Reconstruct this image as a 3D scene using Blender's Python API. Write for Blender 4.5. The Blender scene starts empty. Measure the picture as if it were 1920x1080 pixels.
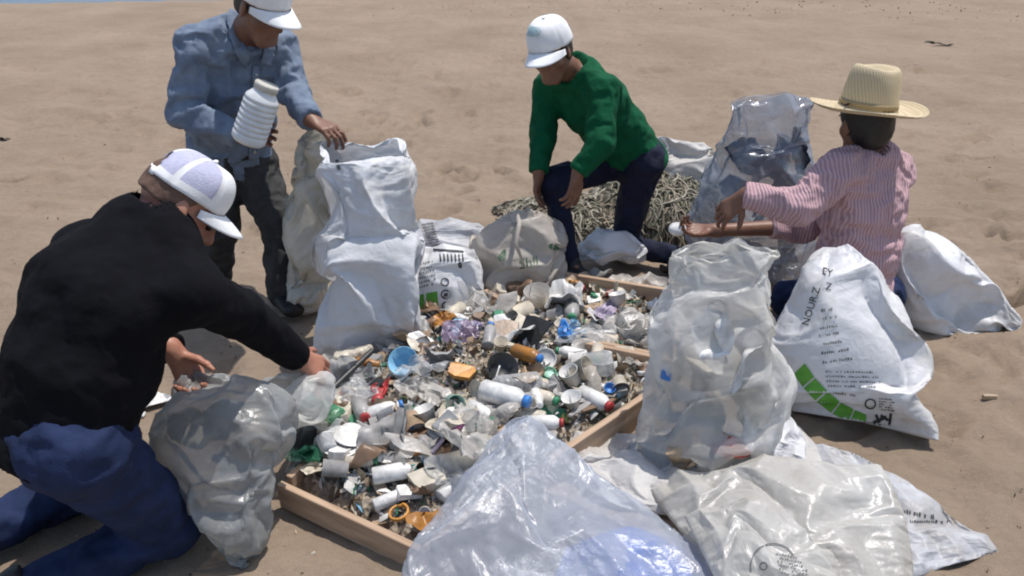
import bpy, bmesh, math, random
import numpy as np
from mathutils import Vector, Matrix
from mathutils.bvhtree import BVHTree
R = math.radians
rng = np.random.default_rng(7)
rnd = random.Random(11)
S = bpy.context.scene
COL = S.collection
# ------------------------------------------------------------------ camera, sky, sun, exposure
CH, CF, CP = 1.65, 1450.0, R(27)
cam = bpy.data.cameras.new('camera'); camo = bpy.data.objects.new('camera', cam); COL.objects.link(camo)
camo.location = (0, 0, CH); camo.rotation_euler = (R(90)-CP, 0, 0)
cam.sensor_width = 36; cam.lens = 36*CF/1920; cam.clip_end = 3000; cam.clip_start = .05
S.camera = camo
SUNV = Vector((.26, .20, 1)).normalized()
SEL = math.asin(SUNV.z); SAZ = math.atan2(SUNV.x, SUNV.y)
w = bpy.data.worlds.new('World'); S.world = w; w.use_nodes = True
wn = w.node_tree; wn.nodes.clear()
sky = wn.nodes.new('ShaderNodeTexSky'); sky.sky_type = 'NISHITA'; sky.sun_disc = False
sky.sun_elevation = SEL; sky.sun_rotation = SAZ; sky.air_density = 1.2; sky.dust_density = 1.5
bg = wn.nodes.new('ShaderNodeBackground'); bg.inputs[1].default_value = .115
wo = wn.nodes.new('ShaderNodeOutputWorld')
wn.links.new(sky.outputs[0], bg.inputs[0]); wn.links.new(bg.outputs[0], wo.inputs[0])
sun = bpy.data.lights.new('sun', 'SUN'); sun.energy = 3.1; sun.angle = R(.6); sun.color = (1, .95, .88)
suno = bpy.data.objects.new('sun', sun); COL.objects.link(suno)
suno.rotation_euler = SUNV.to_track_quat('Z', 'Y').to_euler(); suno.location = (3, 2, 8)
S.view_settings.view_transform = 'Standard'; S.view_settings.look = 'None'
S.view_settings.exposure = .36; S.view_settings.gamma = 1; S.view_settings.use_curve_mapping = False
S.render.engine = 'CYCLES'
S.cycles.pixel_filter_type = 'BLACKMAN_HARRIS'; S.cycles.filter_width = 2.0
S.cycles.max_bounces = 10; S.cycles.transparent_max_bounces = 24
S.cycles.diffuse_bounces = 3; S.cycles.glossy_bounces = 3; S.cycles.transmission_bounces = 6
# ------------------------------------------------------------------ placing: a photo point at a known distance or height
def ray(px, py):
    x = (px-960)/CF; y = -(py-540)/CF
    return np.array((x, math.cos(CP)+y*math.sin(CP), -math.sin(CP)+y*math.cos(CP)))
def pt(px, py, Y):
    r = ray(px, py); k = Y/r[1]
    return np.array((r[0]*k, Y, CH+r[2]*k))
def gp(px, py, z=0.):
    r = ray(px, py); k = (z-CH)/r[2]
    return np.array((r[0]*k, r[1]*k, z))
def A3(*v): return np.array(v, float)
def nrm(v):
    v = np.asarray(v, float); return v/(np.linalg.norm(v)+1e-12)
# ------------------------------------------------------------------ objects
def tag(o, label=None, cat=None, group=None, kind=None):
    if label: o['label'] = label
    if cat: o['category'] = cat
    if group: o['group'] = group
    if kind: o['kind'] = kind
    return o
def empty(name, loc, label=None, cat=None, group=None, rot=(0, 0, 0)):
    o = bpy.data.objects.new(name, None); COL.objects.link(o); o.empty_display_size = .05
    o.location = tuple(float(c) for c in loc); o.rotation_euler = rot
    return tag(o, label, cat, group)
def link(name, me, m=None, parent=None, loc=None, local=False):
    """link a mesh; its coordinates are world coordinates unless local"""
    o = bpy.data.objects.new(name, me); COL.objects.link(o)
    if m is not None and len(me.materials) == 0: me.materials.append(m)
    if parent is not None:
        o.parent = parent
        if not local:
            o.matrix_parent_inverse = Matrix.Translation(-Vector(parent.location))
            if parent.parent is not None:
                o.matrix_parent_inverse = Matrix.Identity(4)
                # grandchild: offset by the top-level location, parent sits at identity
                o.matrix_parent_inverse = Matrix.Identity(4)
    if loc is not None: o.location = loc
    return o
def mk(V, F, smooth=True, mats=None, midx=None):
    me = bpy.data.meshes.new('m')
    V = np.asarray(V, np.float32)
    if isinstance(F, np.ndarray):
        n = F.shape[1]
        me.vertices.add(len(V)); me.vertices.foreach_set('co', V.ravel())
        me.loops.add(F.size); me.loops.foreach_set('vertex_index', F.astype(np.int32).ravel())
        me.polygons.add(len(F))
        me.polygons.foreach_set('loop_start', (np.arange(len(F))*n).astype(np.int32))
        try: me.polygons.foreach_set('loop_total', np.full(len(F), n, np.int32))
        except Exception: pass
        me.update(calc_edges=True); me.validate()
    else:
        me.from_pydata([tuple(map(float, v)) for v in V], [], [tuple(map(int, f)) for f in F]); me.update()
    if smooth: me.polygons.foreach_set('use_smooth', np.ones(len(me.polygons), bool))
    if mats:
        for m in mats: me.materials.append(m)
        if midx is not None: me.polygons.foreach_set('material_index', np.asarray(midx, np.int32))
    return me
def own(name, V, F, m, label, cat, group=None, kind=None, smooth=True, mats=None, midx=None):
    """a top-level thing of one mesh with its origin at its base"""
    V = np.asarray(V, float)
    b = np.array([(V[:, 0].min()+V[:, 0].max())/2, (V[:, 1].min()+V[:, 1].max())/2, V[:, 2].min()])
    me = mk(V-b, F, smooth, mats, midx)
    o = link(name, me, m); o.location = b
    return tag(o, label, cat, group, kind)
# ------------------------------------------------------------------ materials
def newmat(name):
    m = bpy.data.materials.new(name); m.use_nodes = True; n = m.node_tree; n.nodes.clear()
    out = n.nodes.new('ShaderNodeOutputMaterial')
    return m, n, out
def N(n, t, **kw):
    x = n.nodes.new('ShaderNode'+t)
    for k, v in kw.items():
        if hasattr(x, k): setattr(x, k, v)
        else: x.inputs[k.replace('_', ' ')].default_value = v
    return x
def tc(n): return n.nodes.new('ShaderNodeTexCoord').outputs['Object']
def ramp(n, src, stops):
    r = n.nodes.new('ShaderNodeValToRGB'); e = r.color_ramp.elements
    while len(e) < len(stops): e.new(.5)
    for i, (p, c) in enumerate(stops):
        e[i].position = p; e[i].color = (*c, 1) if len(c) == 3 else c
    n.links.new(src, r.inputs[0]); return r
def simple(name, col, rough=.6, var=.12, vs=12., bump=.15, bs=60., spec=.5, sub=0., trans=0., dist=.004, vcol=None, metal=0., wave=None):
    m, n, out = newmat(name); L = n.links.new
    p = N(n, 'BsdfPrincipled'); p.inputs['Roughness'].default_value = rough
    p.inputs['Specular IOR Level'].default_value = spec; p.inputs['Metallic'].default_value = metal
    c = tc(n)
    t = N(n, 'TexNoise', Scale=vs, Detail=5., Roughness=.6); L(c, t.inputs['Vector'])
    col = np.array(col)
    c2 = np.array(vcol) if vcol is not None else col*(1-2.2*var)
    r = ramp(n, t.outputs[0], [(.3, tuple(c2)), (.62, tuple(np.minimum(col*(1+.4*var), 1)))])
    L(r.outputs[0], p.inputs['Base Color'])
    if bump:
        b = N(n, 'TexNoise', Scale=bs, Detail=4.); L(c, b.inputs['Vector'])
        bp = N(n, 'Bump', Strength=bump, Distance=dist)
        if wave:
            wv = N(n, 'TexWave', Scale=wave[0], Distortion=wave[1], Detail=2.); wv.bands_direction = wave[2]; L(c, wv.inputs['Vector'])
            ad = N(n, 'Math', operation='ADD'); L(b.outputs[0], ad.inputs[0]); L(wv.outputs['Fac'], ad.inputs[1]); L(ad.outputs[0], bp.inputs['Height'])
        else: L(b.outputs[0], bp.inputs['Height'])
        L(bp.outputs[0], p.inputs['Normal'])
    sh = p.outputs[0]
    if trans:
        tr = N(n, 'BsdfTranslucent'); L(r.outputs[0], tr.inputs[0])
        mx = N(n, 'MixShader'); mx.inputs[0].default_value = trans
        L(sh, mx.inputs[1]); L(tr.outputs[0], mx.inputs[2]); sh = mx.outputs[0]
    L(sh, out.inputs[0]); return m
def film(name, tint, opac, rough=.22, milk=None, crease=30., bstr=.5, dirt=None, edge=.35, gl=.10):
    """thin polythene: clear, with milky haze, gloss and fine creases"""
    m, n, out = newmat(name); L = n.links.new; c = tc(n)
    milk = milk or tint
    v = N(n, 'TexVoronoi', Scale=crease); v.feature = 'DISTANCE_TO_EDGE'
    nz = N(n, 'TexNoise', Scale=9., Detail=4.); L(c, nz.inputs['Vector'])
    ma = N(n, 'MixRGB'); ma.inputs[0].default_value = .12; L(c, ma.inputs[1]); L(nz.outputs['Color'], ma.inputs[2])
    L(ma.outputs[0], v.inputs['Vector'])
    n2 = N(n, 'TexNoise', Scale=crease*1.6, Detail=5., Distortion=1.5); L(c, n2.inputs['Vector'])
    ad = N(n, 'Math', operation='ADD'); L(v.outputs[0], ad.inputs[0]); L(n2.outputs[0], ad.inputs[1])
    bp = N(n, 'Bump', Strength=bstr, Distance=.012); L(ad.outputs[0], bp.inputs['Height'])
    t = N(n, 'BsdfTransparent'); t.inputs[0].default_value = (*[min(1, x*.3+.7) for x in tint], 1)
    d = N(n, 'BsdfDiffuse'); tr = N(n, 'BsdfTranslucent'); g = N(n, 'BsdfGlossy', Roughness=rough)
    g.inputs[0].default_value = (.95, .96, 1, 1)
    if dirt:
        n3 = N(n, 'TexNoise', Scale=5., Detail=6., Roughness=.65); L(c, n3.inputs['Vector'])
        rr = ramp(n, n3.outputs[0], [(.42, milk), (.7, dirt)])
        L(rr.outputs[0], d.inputs[0]); L(rr.outputs[0], tr.inputs[0])
    else:
        d.inputs[0].default_value = (*milk, 1); tr.inputs[0].default_value = (*milk, 1)
    for x in (d, tr, g): L(bp.outputs[0], x.inputs['Normal'])
    m1 = N(n, 'MixShader'); m1.inputs[0].default_value = .45; L(d.outputs[0], m1.inputs[1]); L(tr.outputs[0], m1.inputs[2])
    m2 = N(n, 'MixShader'); m2.inputs[0].default_value = gl; L(m1.outputs[0], m2.inputs[1]); L(g.outputs[0], m2.inputs[2])
    lw = N(n, 'LayerWeight', Blend=.35); L(bp.outputs[0], lw.inputs['Normal'])
    n4 = N(n, 'TexNoise', Scale=4., Detail=5.); L(c, n4.inputs['Vector'])
    f1 = N(n, 'Math', operation='MULTIPLY_ADD'); L(lw.outputs['Facing'], f1.inputs[0]); f1.inputs[1].default_value = edge; f1.inputs[2].default_value = opac
    f2 = N(n, 'MapRange'); L(n4.outputs[0], f2.inputs[0]); f2.inputs[1].default_value = .3; f2.inputs[2].default_value = .7
    f2.inputs[3].default_value = -.1; f2.inputs[4].default_value = .12
    f3 = N(n, 'Math', operation='ADD'); f3.use_clamp = True; L(f1.outputs[0], f3.inputs[0]); L(f2.outputs[0], f3.inputs[1])
    m3 = N(n, 'MixShader'); L(f3.outputs[0], m3.inputs[0]); L(t.outputs[0], m3.inputs[1]); L(m2.outputs[0], m3.inputs[2])
    L(m3.outputs[0], out.inputs[0]); return m
# ------------------------------------------------------------------ numpy noise, meshing, wrinkling
_tab = rng.random((64, 64, 64)).astype(np.float32)
def vnoise(P, s):
    q = np.asarray(P, np.float64)*s + 100.; i = np.floor(q).astype(int); f = q-i; f = f*f*(3-2*f)
    r = 0
    for dx in (0, 1):
        for dy in (0, 1):
            for dz in (0, 1):
                wgt = (f[..., 0] if dx else 1-f[..., 0])*(f[..., 1] if dy else 1-f[..., 1])*(f[..., 2] if dz else 1-f[..., 2])
                r = r + wgt*_tab[(i[..., 0]+dx) & 63, (i[..., 1]+dy) & 63, (i[..., 2]+dz) & 63]
    return r*2-1
def fbm(P, s, o=4, g=.5):
    r = 0; a = 1
    for k in range(o): r = r + a*vnoise(np.asarray(P)+k*7.3, s*2**k); a *= g
    return r
def ridged(P, s, o=3):
    r = 0; a = 1
    for k in range(o): r = r + a*(1-2*np.abs(vnoise(np.asarray(P)+k*3.1, s*2**k))); a *= .5
    return r
def relax(fn, nu, nv, wrap, ex=.08, levels=3, it=(70, 60, 40, 30), pin=(.015, .03, .05, .08), seed=0, amp=.012, bend=.06, rim=False, gz=None, exv=None):
    """cloth longer than the shape it covers, kept from stretching or shearing, buckled coarse to fine;
    fn(nu, nv) gives the base shape as a (nv, nu, 3) grid"""
    r = np.random.default_rng(seed); X = None; exv = ex if exv is None else exv
    for l in range(levels):
        q = 2**(levels-1-l); n_u = max(6, nu//q) if wrap else (nu-1)//q+1; n_v = (nv-1)//q+1
        P0 = fn(n_u, n_v)
        if l == 0: amp = amp*float(np.linalg.norm(P0.reshape(-1, 3).max(0)-P0.reshape(-1, 3).min(0)))*.5
        if X is None: X = P0+r.normal(size=P0.shape)*amp
        else:
            def up(A, n, w, ax):
                m_ = A.shape[ax]; t = np.arange(n)*(m_/n if w else (m_-1)/(n-1)); i = np.floor(t+1e-9).astype(int); f = t-i; i0 = i % m_ if w else np.minimum(i, m_-1); i1 = (i+1) % m_ if w else np.minimum(i+1, m_-1)
                sh = [1, 1, 1]; sh[ax] = n; f = f.reshape(sh); return np.take(A, i0, ax)*(1-f)+np.take(A, i1, ax)*f
            X = up(up(X-PB, n_u, wrap, 1), n_v, False, 0)+P0+r.normal(size=P0.shape)*amp*.12/(l+1)
        PB = P0; cons = []
        for dv, du in ((0, 1), (1, 0), (1, 1), (1, -1)):
            if wrap: sa = (slice(0, n_v-dv), slice(None)); g = lambda A, du=du, dv=dv: np.roll(A, -du, 1)[dv:]
            else: sa = (slice(0, n_v-dv), slice(max(0, -du), n_u-max(0, du))); g = None
            sb = (slice(dv, n_v), slice(max(0, du), n_u-max(0, -du)))
            a0 = P0[sa]; b0 = g(P0) if wrap else P0[sb]; e = ex if dv == 0 else (exv if du == 0 else (ex+exv)/2)
            cons.append((sa, sb, du, dv, np.linalg.norm(b0-a0, axis=2)*(1+e)))
        for k in range(it[l]):
            A = np.zeros_like(X)
            for sa, sb, du, dv, L1 in cons:
                a0 = X[sa]; b0 = np.roll(X, -du, 1)[dv:] if wrap else X[sb]; d = b0-a0; L = np.linalg.norm(d, axis=2)+1e-9
                c = d*(.5*(L-L1)/L)[..., None]; A[sa] += c
                if wrap: A[dv:] -= np.roll(c, du, 1)
                else: A[sb] -= c
            X = X+A*.26*1.25
            if bend and l > 0:
                B = np.zeros_like(X); B[1:-1] += X[2:]+X[:-2]-2*X[1:-1]
                if wrap: B += np.roll(X, 1, 1)+np.roll(X, -1, 1)-2*X
                else: B[:, 1:-1] += X[:, 2:]+X[:, :-2]-2*X[:, 1:-1]
                X = X+B*bend*.25
            X = X+pin[l]*(P0-X)
            if rim: X[0] += .5*(P0[0]-X[0]); X[-1] += .5*(P0[-1]-X[-1]); X[:, 0] += .5*(P0[:, 0]-X[:, 0]); X[:, -1] += .5*(P0[:, -1]-X[:, -1])
            if gz is not None: X[..., 2] = np.maximum(X[..., 2], gz)
    if rim: X[0] = P0[0]; X[-1] = P0[-1]; X[:, 0] = P0[:, 0]; X[:, -1] = P0[:, -1]
    return X
def edges_of(F):
    F = np.asarray(F); k = F.shape[1]
    e = np.concatenate([np.stack([F[:, i], F[:, (i+1) % k]], 1) for i in range(k)])
    e.sort(axis=1); return np.unique(e, axis=0)
def vnorm(V, F):
    a, b, c = V[F[:, 0]], V[F[:, 1]], V[F[:, 2]]; n = np.cross(b-a, c-a)
    if F.shape[1] == 4: n = n+np.cross(c-a, V[F[:, 3]]-a)
    o = np.zeros_like(V)
    for k in range(F.shape[1]):
        for j in range(3): o[:, j] += np.bincount(F[:, k], n[:, j], len(V))
    return o/(np.linalg.norm(o, axis=1, keepdims=True)+1e-12)
def crumple(V, F, ex=.05, it=60, pin=.02, bend=.08, amp=.004, ns=14., gz=None, exdir=None, stretch=(1, 1, 1), pinw=None):
    """excess length buckles the cloth into folds while it is held loosely near its shape"""
    V = V.astype(float); E = edges_of(F); P0 = V.copy()
    if F.shape[1] == 4: E = np.concatenate([E, F[:, [0, 2]], F[:, [1, 3]]])
    nn = vnorm(V, F)
    V = V + nn*(fbm(V*np.array(stretch), ns, 3)*amp)[:, None]
    D = P0[E[:, 1]]-P0[E[:, 0]]; L0 = np.linalg.norm(D, axis=1)
    e = np.full(len(E), ex)
    if exdir is not None:
        c = np.abs((D/(L0[:, None]+1e-9))@nrm(exdir)); e = ex*c
    L1 = L0*(1+e); val = np.bincount(E.ravel(), minlength=len(V)).astype(float)[:, None]+1e-9
    pw = pin if pinw is None else pin*pinw[:, None]
    def acc(X):
        o = np.zeros_like(V)
        for j in range(3): o[:, j] = np.bincount(E[:, 0], X[:, j], len(V))-np.bincount(E[:, 1], X[:, j], len(V))
        return o
    for k in range(it):
        d = V[E[:, 1]]-V[E[:, 0]]; L = np.linalg.norm(d, axis=1)
        V += 1.6*acc(d*(.5*(L-L1)/(L+1e-9))[:, None])/val
        if bend:
            V += bend*acc(V[E[:, 1]]-V[E[:, 0]])/val
        V += pw*(P0-V)
        if gz is not None: V[:, 2] = np.maximum(V[:, 2], gz)
    return V
def facets(V, n=60, grad=.3, k=60., stretch=(1, 1, 1), seed=1):
    """tilted flat facets meeting in crisp creases"""
    r = np.random.default_rng(seed); Q = V*np.array(stretch, float); C = Q[r.integers(0, len(Q), n)]; G = r.normal(size=(n, 3)); G *= grad/np.linalg.norm(G, axis=1, keepdims=True)
    o = np.zeros(len(V))
    for s in range(0, len(V), 8000):
        q = Q[s:s+8000]; d = np.linalg.norm(q[:, None]-C[None], axis=2); w = np.exp(-k*(d-d.min(1, keepdims=True))); w /= w.sum(1, keepdims=True)
        h = np.einsum('ijk,jk->ij', q[:, None]-C[None], G); o[s:s+8000] = (w*h).sum(1)
    return o
def gridF(nu, nv, wrapu=False):
    """rows v, columns u"""
    u = np.arange(nu if wrapu else nu-1); v = np.arange(nv-1)
    U, W = np.meshgrid(u, v); U = U.ravel(); W = W.ravel(); U2 = (U+1) % nu
    return np.stack([W*nu+U, W*nu+U2, (W+1)*nu+U2, (W+1)*nu+U], 1)
def crom(K, t):
    """catmull-rom through rows of K at parameters t in 0..len-1"""
    K = np.asarray(K, float); n = len(K); i = np.clip(np.floor(t).astype(int), 0, n-2); f = (t-i)[:, None]
    a = K[np.maximum(i-1, 0)]; b = K[i]; c = K[i+1]; d = K[np.minimum(i+2, n-1)]
    return .5*((2*b)+(c-a)*f+(2*a-5*b+4*c-d)*f**2+(3*b-a-3*c+d)*f**3)
# signed-distance modelling of bodies and garments
class Field:
    def __init__(s, lo, hi, h):
        s.lo = np.array(lo, float); s.h = h
        s.n = np.ceil((np.array(hi)-s.lo)/h).astype(int)+1
        s.f = np.full(s.n, 1., np.float32)
    def box(s, lo, hi):
        a = np.clip(np.floor((lo-s.lo)/s.h).astype(int), 0, s.n); b = np.clip(np.ceil((hi-s.lo)/s.h).astype(int)+1, 0, s.n)
        ax = [(s.lo[i]+np.arange(a[i], b[i])*s.h).astype(np.float32) for i in range(3)]
        return tuple(slice(a[i], b[i]) for i in range(3)), ax[0][:, None, None], ax[1][None, :, None], ax[2][None, None, :]
    def mix(s, sl, d, k):
        a = s.f[sl]
        if a.size == 0: return
        hh = np.clip(.5+.5*(a-d)/k, 0, 1); s.f[sl] = a*(1-hh)+d*hh-k*hh*(1-hh)
    def cap(s, a, b, ra, rb=None, k=.02, sub=False):
        rb = ra if rb is None else rb; a = np.array(a, float); b = np.array(b, float); m = max(ra, rb)+k+3*s.h
        sl, x, y, z = s.box(np.minimum(a, b)-m, np.maximum(a, b)+m); ab = b-a; L2 = float(ab@ab)+1e-9
        px, py, pz = x-a[0], y-a[1], z-a[2]
        t = np.clip((px*ab[0]+py*ab[1]+pz*ab[2])/L2, 0, 1)
        d = np.sqrt((px-t*ab[0])**2+(py-t*ab[1])**2+(pz-t*ab[2])**2)-(ra+(rb-ra)*t)
        if sub:
            q = s.f[sl]; hh = np.clip(.5-.5*(q+d)/k, 0, 1); s.f[sl] = q*(1-hh)+(-d)*hh+k*hh*(1-hh)
        else: s.mix(sl, d, k)
    def ell(s, a, b, wd, ra, rb, k=.03):
        """limb of elliptic section: half-width along wd and half-depth, (w, d) at each end"""
        a = np.array(a, float); b = np.array(b, float); ab = b-a; ax = nrm(ab); wd = nrm(np.array(wd)-ax*(np.array(wd)@ax)); dd = np.cross(ax, wd)
        m = max(*ra, *rb)+k+3*s.h; sl, x, y, z = s.box(np.minimum(a, b)-m, np.maximum(a, b)+m)
        px, py, pz = x-a[0], y-a[1], z-a[2]; Ln = np.linalg.norm(ab)
        q = px*ax[0]+py*ax[1]+pz*ax[2]; t = np.clip(q/Ln, 0, 1)
        u = px*wd[0]+py*wd[1]+pz*wd[2]; v = px*dd[0]+py*dd[1]+pz*dd[2]; e = q-t*Ln
        W = ra[0]+(rb[0]-ra[0])*t; Dp = ra[1]+(rb[1]-ra[1])*t; mn = np.minimum(W, Dp)
        d = (np.sqrt((u/W)**2+(v/Dp)**2+(e/mn)**2)-1)*mn
        s.mix(sl, d, k)
    def eld(s, c, fw, up, r, k=.02):
        """ellipsoid, radii (side, forward, up)"""
        c = np.array(c, float); fw = nrm(fw); sd = nrm(np.cross(fw, up)); up = np.cross(sd, fw); m = max(r)+k+3*s.h
        sl, x, y, z = s.box(c-m, c+m); px, py, pz = x-c[0], y-c[1], z-c[2]
        a = (px*sd[0]+py*sd[1]+pz*sd[2])/r[0]; b = (px*fw[0]+py*fw[1]+pz*fw[2])/r[1]; e = (px*up[0]+py*up[1]+pz*up[2])/r[2]
        k0 = np.sqrt(a*a+b*b+e*e); k1 = np.sqrt((a/r[0])**2+(b/r[1])**2+(e/r[2])**2)+1e-6
        s.mix(sl, k0*(k0-1)/k1, k)
    def plane(s, p, n, c=None, rad=None):
        """cut away the side n points to, within rad of p"""
        n = nrm(n); p = np.array(p, float)
        if rad: sl, x, y, z = s.box(p-rad, p+rad)
        else: sl, x, y, z = s.box(s.lo-1, s.lo+s.n*s.h+1)
        d = (x-p[0])*n[0]+(y-p[1])*n[1]+(z-p[2])*n[2]
        if rad:
            r2 = (x-p[0])**2+(y-p[1])**2+(z-p[2])**2
            s.f[sl] = np.where(r2 < rad*rad, np.maximum(s.f[sl], d), s.f[sl])
        else: s.f[sl] = np.maximum(s.f[sl], d)
    def mesh(s, smooth=2):
        f = s.f; ins = f < 0
        c = [ins[i:ins.shape[0]-1+i, j:ins.shape[1]-1+j, k:ins.shape[2]-1+k] for i in (0, 1) for j in (0, 1) for k in (0, 1)]
        an = c[0].copy(); al = c[0].copy()
        for q in c[1:]: an |= q; al &= q
        act = an & ~al; I = np.argwhere(act)
        idx = np.full(act.shape, -1, np.int32); idx[act] = np.arange(len(I))
        cor = [(i, j, k) for i in (0, 1) for j in (0, 1) for k in (0, 1)]
        val = np.stack([f[I[:, 0]+i, I[:, 1]+j, I[:, 2]+k] for i, j, k in cor], 1)
        sm = np.zeros((len(I), 3)); ct = np.zeros(len(I))
        for a in range(8):
            for b in range(a+1, 8):
                if sum(abs(cor[a][q]-cor[b][q]) for q in range(3)) != 1: continue
                va, vb = val[:, a], val[:, b]; m = (va < 0) != (vb < 0); t = np.where(m, va/(va-vb+1e-12), 0)
                pa = np.array(cor[a]); pb = np.array(cor[b])
                sm += np.where(m[:, None], pa+(pb-pa)*t[:, None], 0); ct += m
        V = (I+sm/ct[:, None])*s.h+s.lo; Q = []
        for ax in range(3):
            o = [1, 2, 0][ax]; p = [2, 0, 1][ax]; n = ins.shape
            sl0 = [slice(1, n[q]-1) for q in range(3)]; sl1 = list(sl0)
            sl0[ax] = slice(0, n[ax]-1); sl1[ax] = slice(1, n[ax])
            A = ins[tuple(sl0)]; B = ins[tuple(sl1)]; E = np.argwhere(A != B)
            if len(E) == 0: continue
            sgn = A[tuple(E.T)]
            base = E.copy()
            for q in range(3):
                if q != ax: base[:, q] += 1
            def cell(do, dp):
                g = base.copy(); g[:, o] -= do; g[:, p] -= dp; return idx[tuple(g.T)]
            q4 = np.stack([cell(1, 1), cell(0, 1), cell(0, 0), cell(1, 0)], 1)
            q4[~sgn] = q4[~sgn][:, ::-1]; Q.append(q4)
        F = np.concatenate(Q); F = F[(F >= 0).all(1)]
        if smooth:
            E = edges_of(F); vl = np.bincount(E.ravel(), minlength=len(V))[:, None]+1e-9
            for it in range(smooth*2):
                o = np.zeros_like(V)
                for j in range(3): o[:, j] = np.bincount(E[:, 0], V[E[:, 1], j], len(V))+np.bincount(E[:, 1], V[E[:, 0], j], len(V))
                V = V+(.55 if it % 2 == 0 else -.5)*(o/vl-V)
        return V, F

# ------------------------------------------------------------------ sand and sea
def sand_mat():
    m, n, out = newmat('sand'); L = n.links.new; p = N(n, 'BsdfPrincipled', Roughness=.95); p.inputs['Specular IOR Level'].default_value = .15
    c = tc(n)
    n1 = N(n, 'TexNoise', Scale=.8, Detail=6., Roughness=.6); L(c, n1.inputs['Vector'])
    n2 = N(n, 'TexNoise', Scale=22., Detail=6., Roughness=.7); L(c, n2.inputs['Vector'])
    n3 = N(n, 'TexNoise', Scale=420., Detail=3.); L(c, n3.inputs['Vector'])
    r1 = ramp(n, n1.outputs[0], [(.3, (.285, .217, .158)), (.7, (.368, .284, .212))])
    r2 = ramp(n, n2.outputs[0], [(.25, (.80, .80, .80)), (.6, (1, 1, 1))])
    r3 = ramp(n, n3.outputs[0], [(.3, (.72, .72, .72)), (.6, (1.05, 1.05, 1.05))])
    a = N(n, 'MixRGB', blend_type='MULTIPLY'); a.inputs[0].default_value = .8; L(r1.outputs[0], a.inputs[1]); L(r2.outputs[0], a.inputs[2])
    b = N(n, 'MixRGB', blend_type='MULTIPLY'); b.inputs[0].default_value = .7; L(a.outputs[0], b.inputs[1]); L(r3.outputs[0], b.inputs[2])
    # scattered dark flecks of weed and charcoal
    mp = N(n, 'Mapping'); mp.inputs['Scale'].default_value = (.7, 1.2, 1); L(c, mp.inputs[0])
    v = N(n, 'TexNoise', Scale=9., Detail=8., Roughness=.8); L(mp.outputs[0], v.inputs['Vector'])
    rv = ramp(n, v.outputs[0], [(.63, (0, 0, 0)), (.69, (1, 1, 1))])
    d = N(n, 'MixRGB'); L(rv.outputs[0], d.inputs[0]); L(b.outputs[0], d.inputs[1]); d.inputs[2].default_value = (.13, .085, .06, 1)
    L(d.outputs[0], p.inputs['Base Color'])
    ad = N(n, 'Math', operation='ADD'); L(n2.outputs[0], ad.inputs[0]); L(n3.outputs[0], ad.inputs[1])
    n5 = N(n, 'TexNoise', Scale=7., Detail=5., Roughness=.6); L(mp.outputs[0], n5.inputs['Vector'])
    b0 = N(n, 'Bump', Strength=.5, Distance=.05); L(n5.outputs[0], b0.inputs['Height'])
    bp = N(n, 'Bump', Strength=.6, Distance=.012); L(ad.outputs[0], bp.inputs['Height']); L(b0.outputs[0], bp.inputs['Normal']); L(bp.outputs[0], p.inputs['Normal'])
    L(p.outputs[0], out.inputs[0]); return m
def axis(n, lo, hi, c, s):
    a = np.arcsinh((lo-c)/s); b = np.arcsinh((hi-c)/s); return c+s*np.sinh(np.linspace(a, b, n))
xs = axis(740, -500, 500, 0.2, 1.5); ys = axis(820, -30, 900, 2.8, 1.9)
X, Yy = np.meshgrid(xs, ys); Pg = np.stack([X, Yy, X*0], -1).reshape(-1, 3)
near = np.exp(-np.maximum(0, np.hypot(Pg[:, 0]-.2, (Pg[:, 1]-2.6))-2.2)*.12)
z = fbm(Pg, .9, 3)*.034+fbm(Pg*A3(1, 1.7, 1), 4.5, 4)*.022+ridged(Pg*A3(1, 1.8, 1), 9., 3)*.009
dens = np.clip(fbm(Pg, .5, 2)*.5+.75, 0, 1)
# footprints: oval dents with a pushed-up rim
cells = {}
def dent(cx, cy, a, L_, W_, dp):
    global z
    i0, i1 = np.searchsorted(xs, (cx-.3, cx+.3)); j0, j1 = np.searchsorted(ys, (cy-.3, cy+.3)); zz = z.reshape(len(ys), len(xs)); m = (slice(j0, j1), slice(i0, i1))
    dx = X[m]-cx; dy = Yy[m]-cy; u = (dx*math.cos(a)+dy*math.sin(a))/L_; v = (-dx*math.sin(a)+dy*math.cos(a))/W_
    q = u*u+v*v; zz[m] += -dp*np.exp(-q*q*1.1)+dp*.45*np.exp(-((np.sqrt(q)-1.35)/.28)**2)
for i in range(620):
    cx = rnd.uniform(-6, 7); cy = rnd.uniform(1.2, 9)
    if i % 4 == 0: cx = rnd.uniform(1., 3.2); cy = rnd.uniform(1.5, 4.2)
    dent(cx, cy, rnd.uniform(0, 6.3), rnd.uniform(.07, .14), rnd.uniform(.04, .06), rnd.uniform(.02, .055))
# calm under the things
flat = np.zeros(len(Pg))
for cx, cy, rr in ((-.2, 2.2, .95), (.9, 1.8, .9), (-1., 1.55, .8), (1.25, 2.6, .7), (.6, 3.5, .8), (-1, 3.1, .7), (-.5, 2.7, .5), (1.7, 2.9, .5)):
    flat = np.maximum(flat, np.clip(1.5-np.hypot(Pg[:, 0]-cx, Pg[:, 1]-cy)/rr, 0, 1))
z = z*(1-.55*np.minimum(flat, 1))*near**.3 - .004
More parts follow.
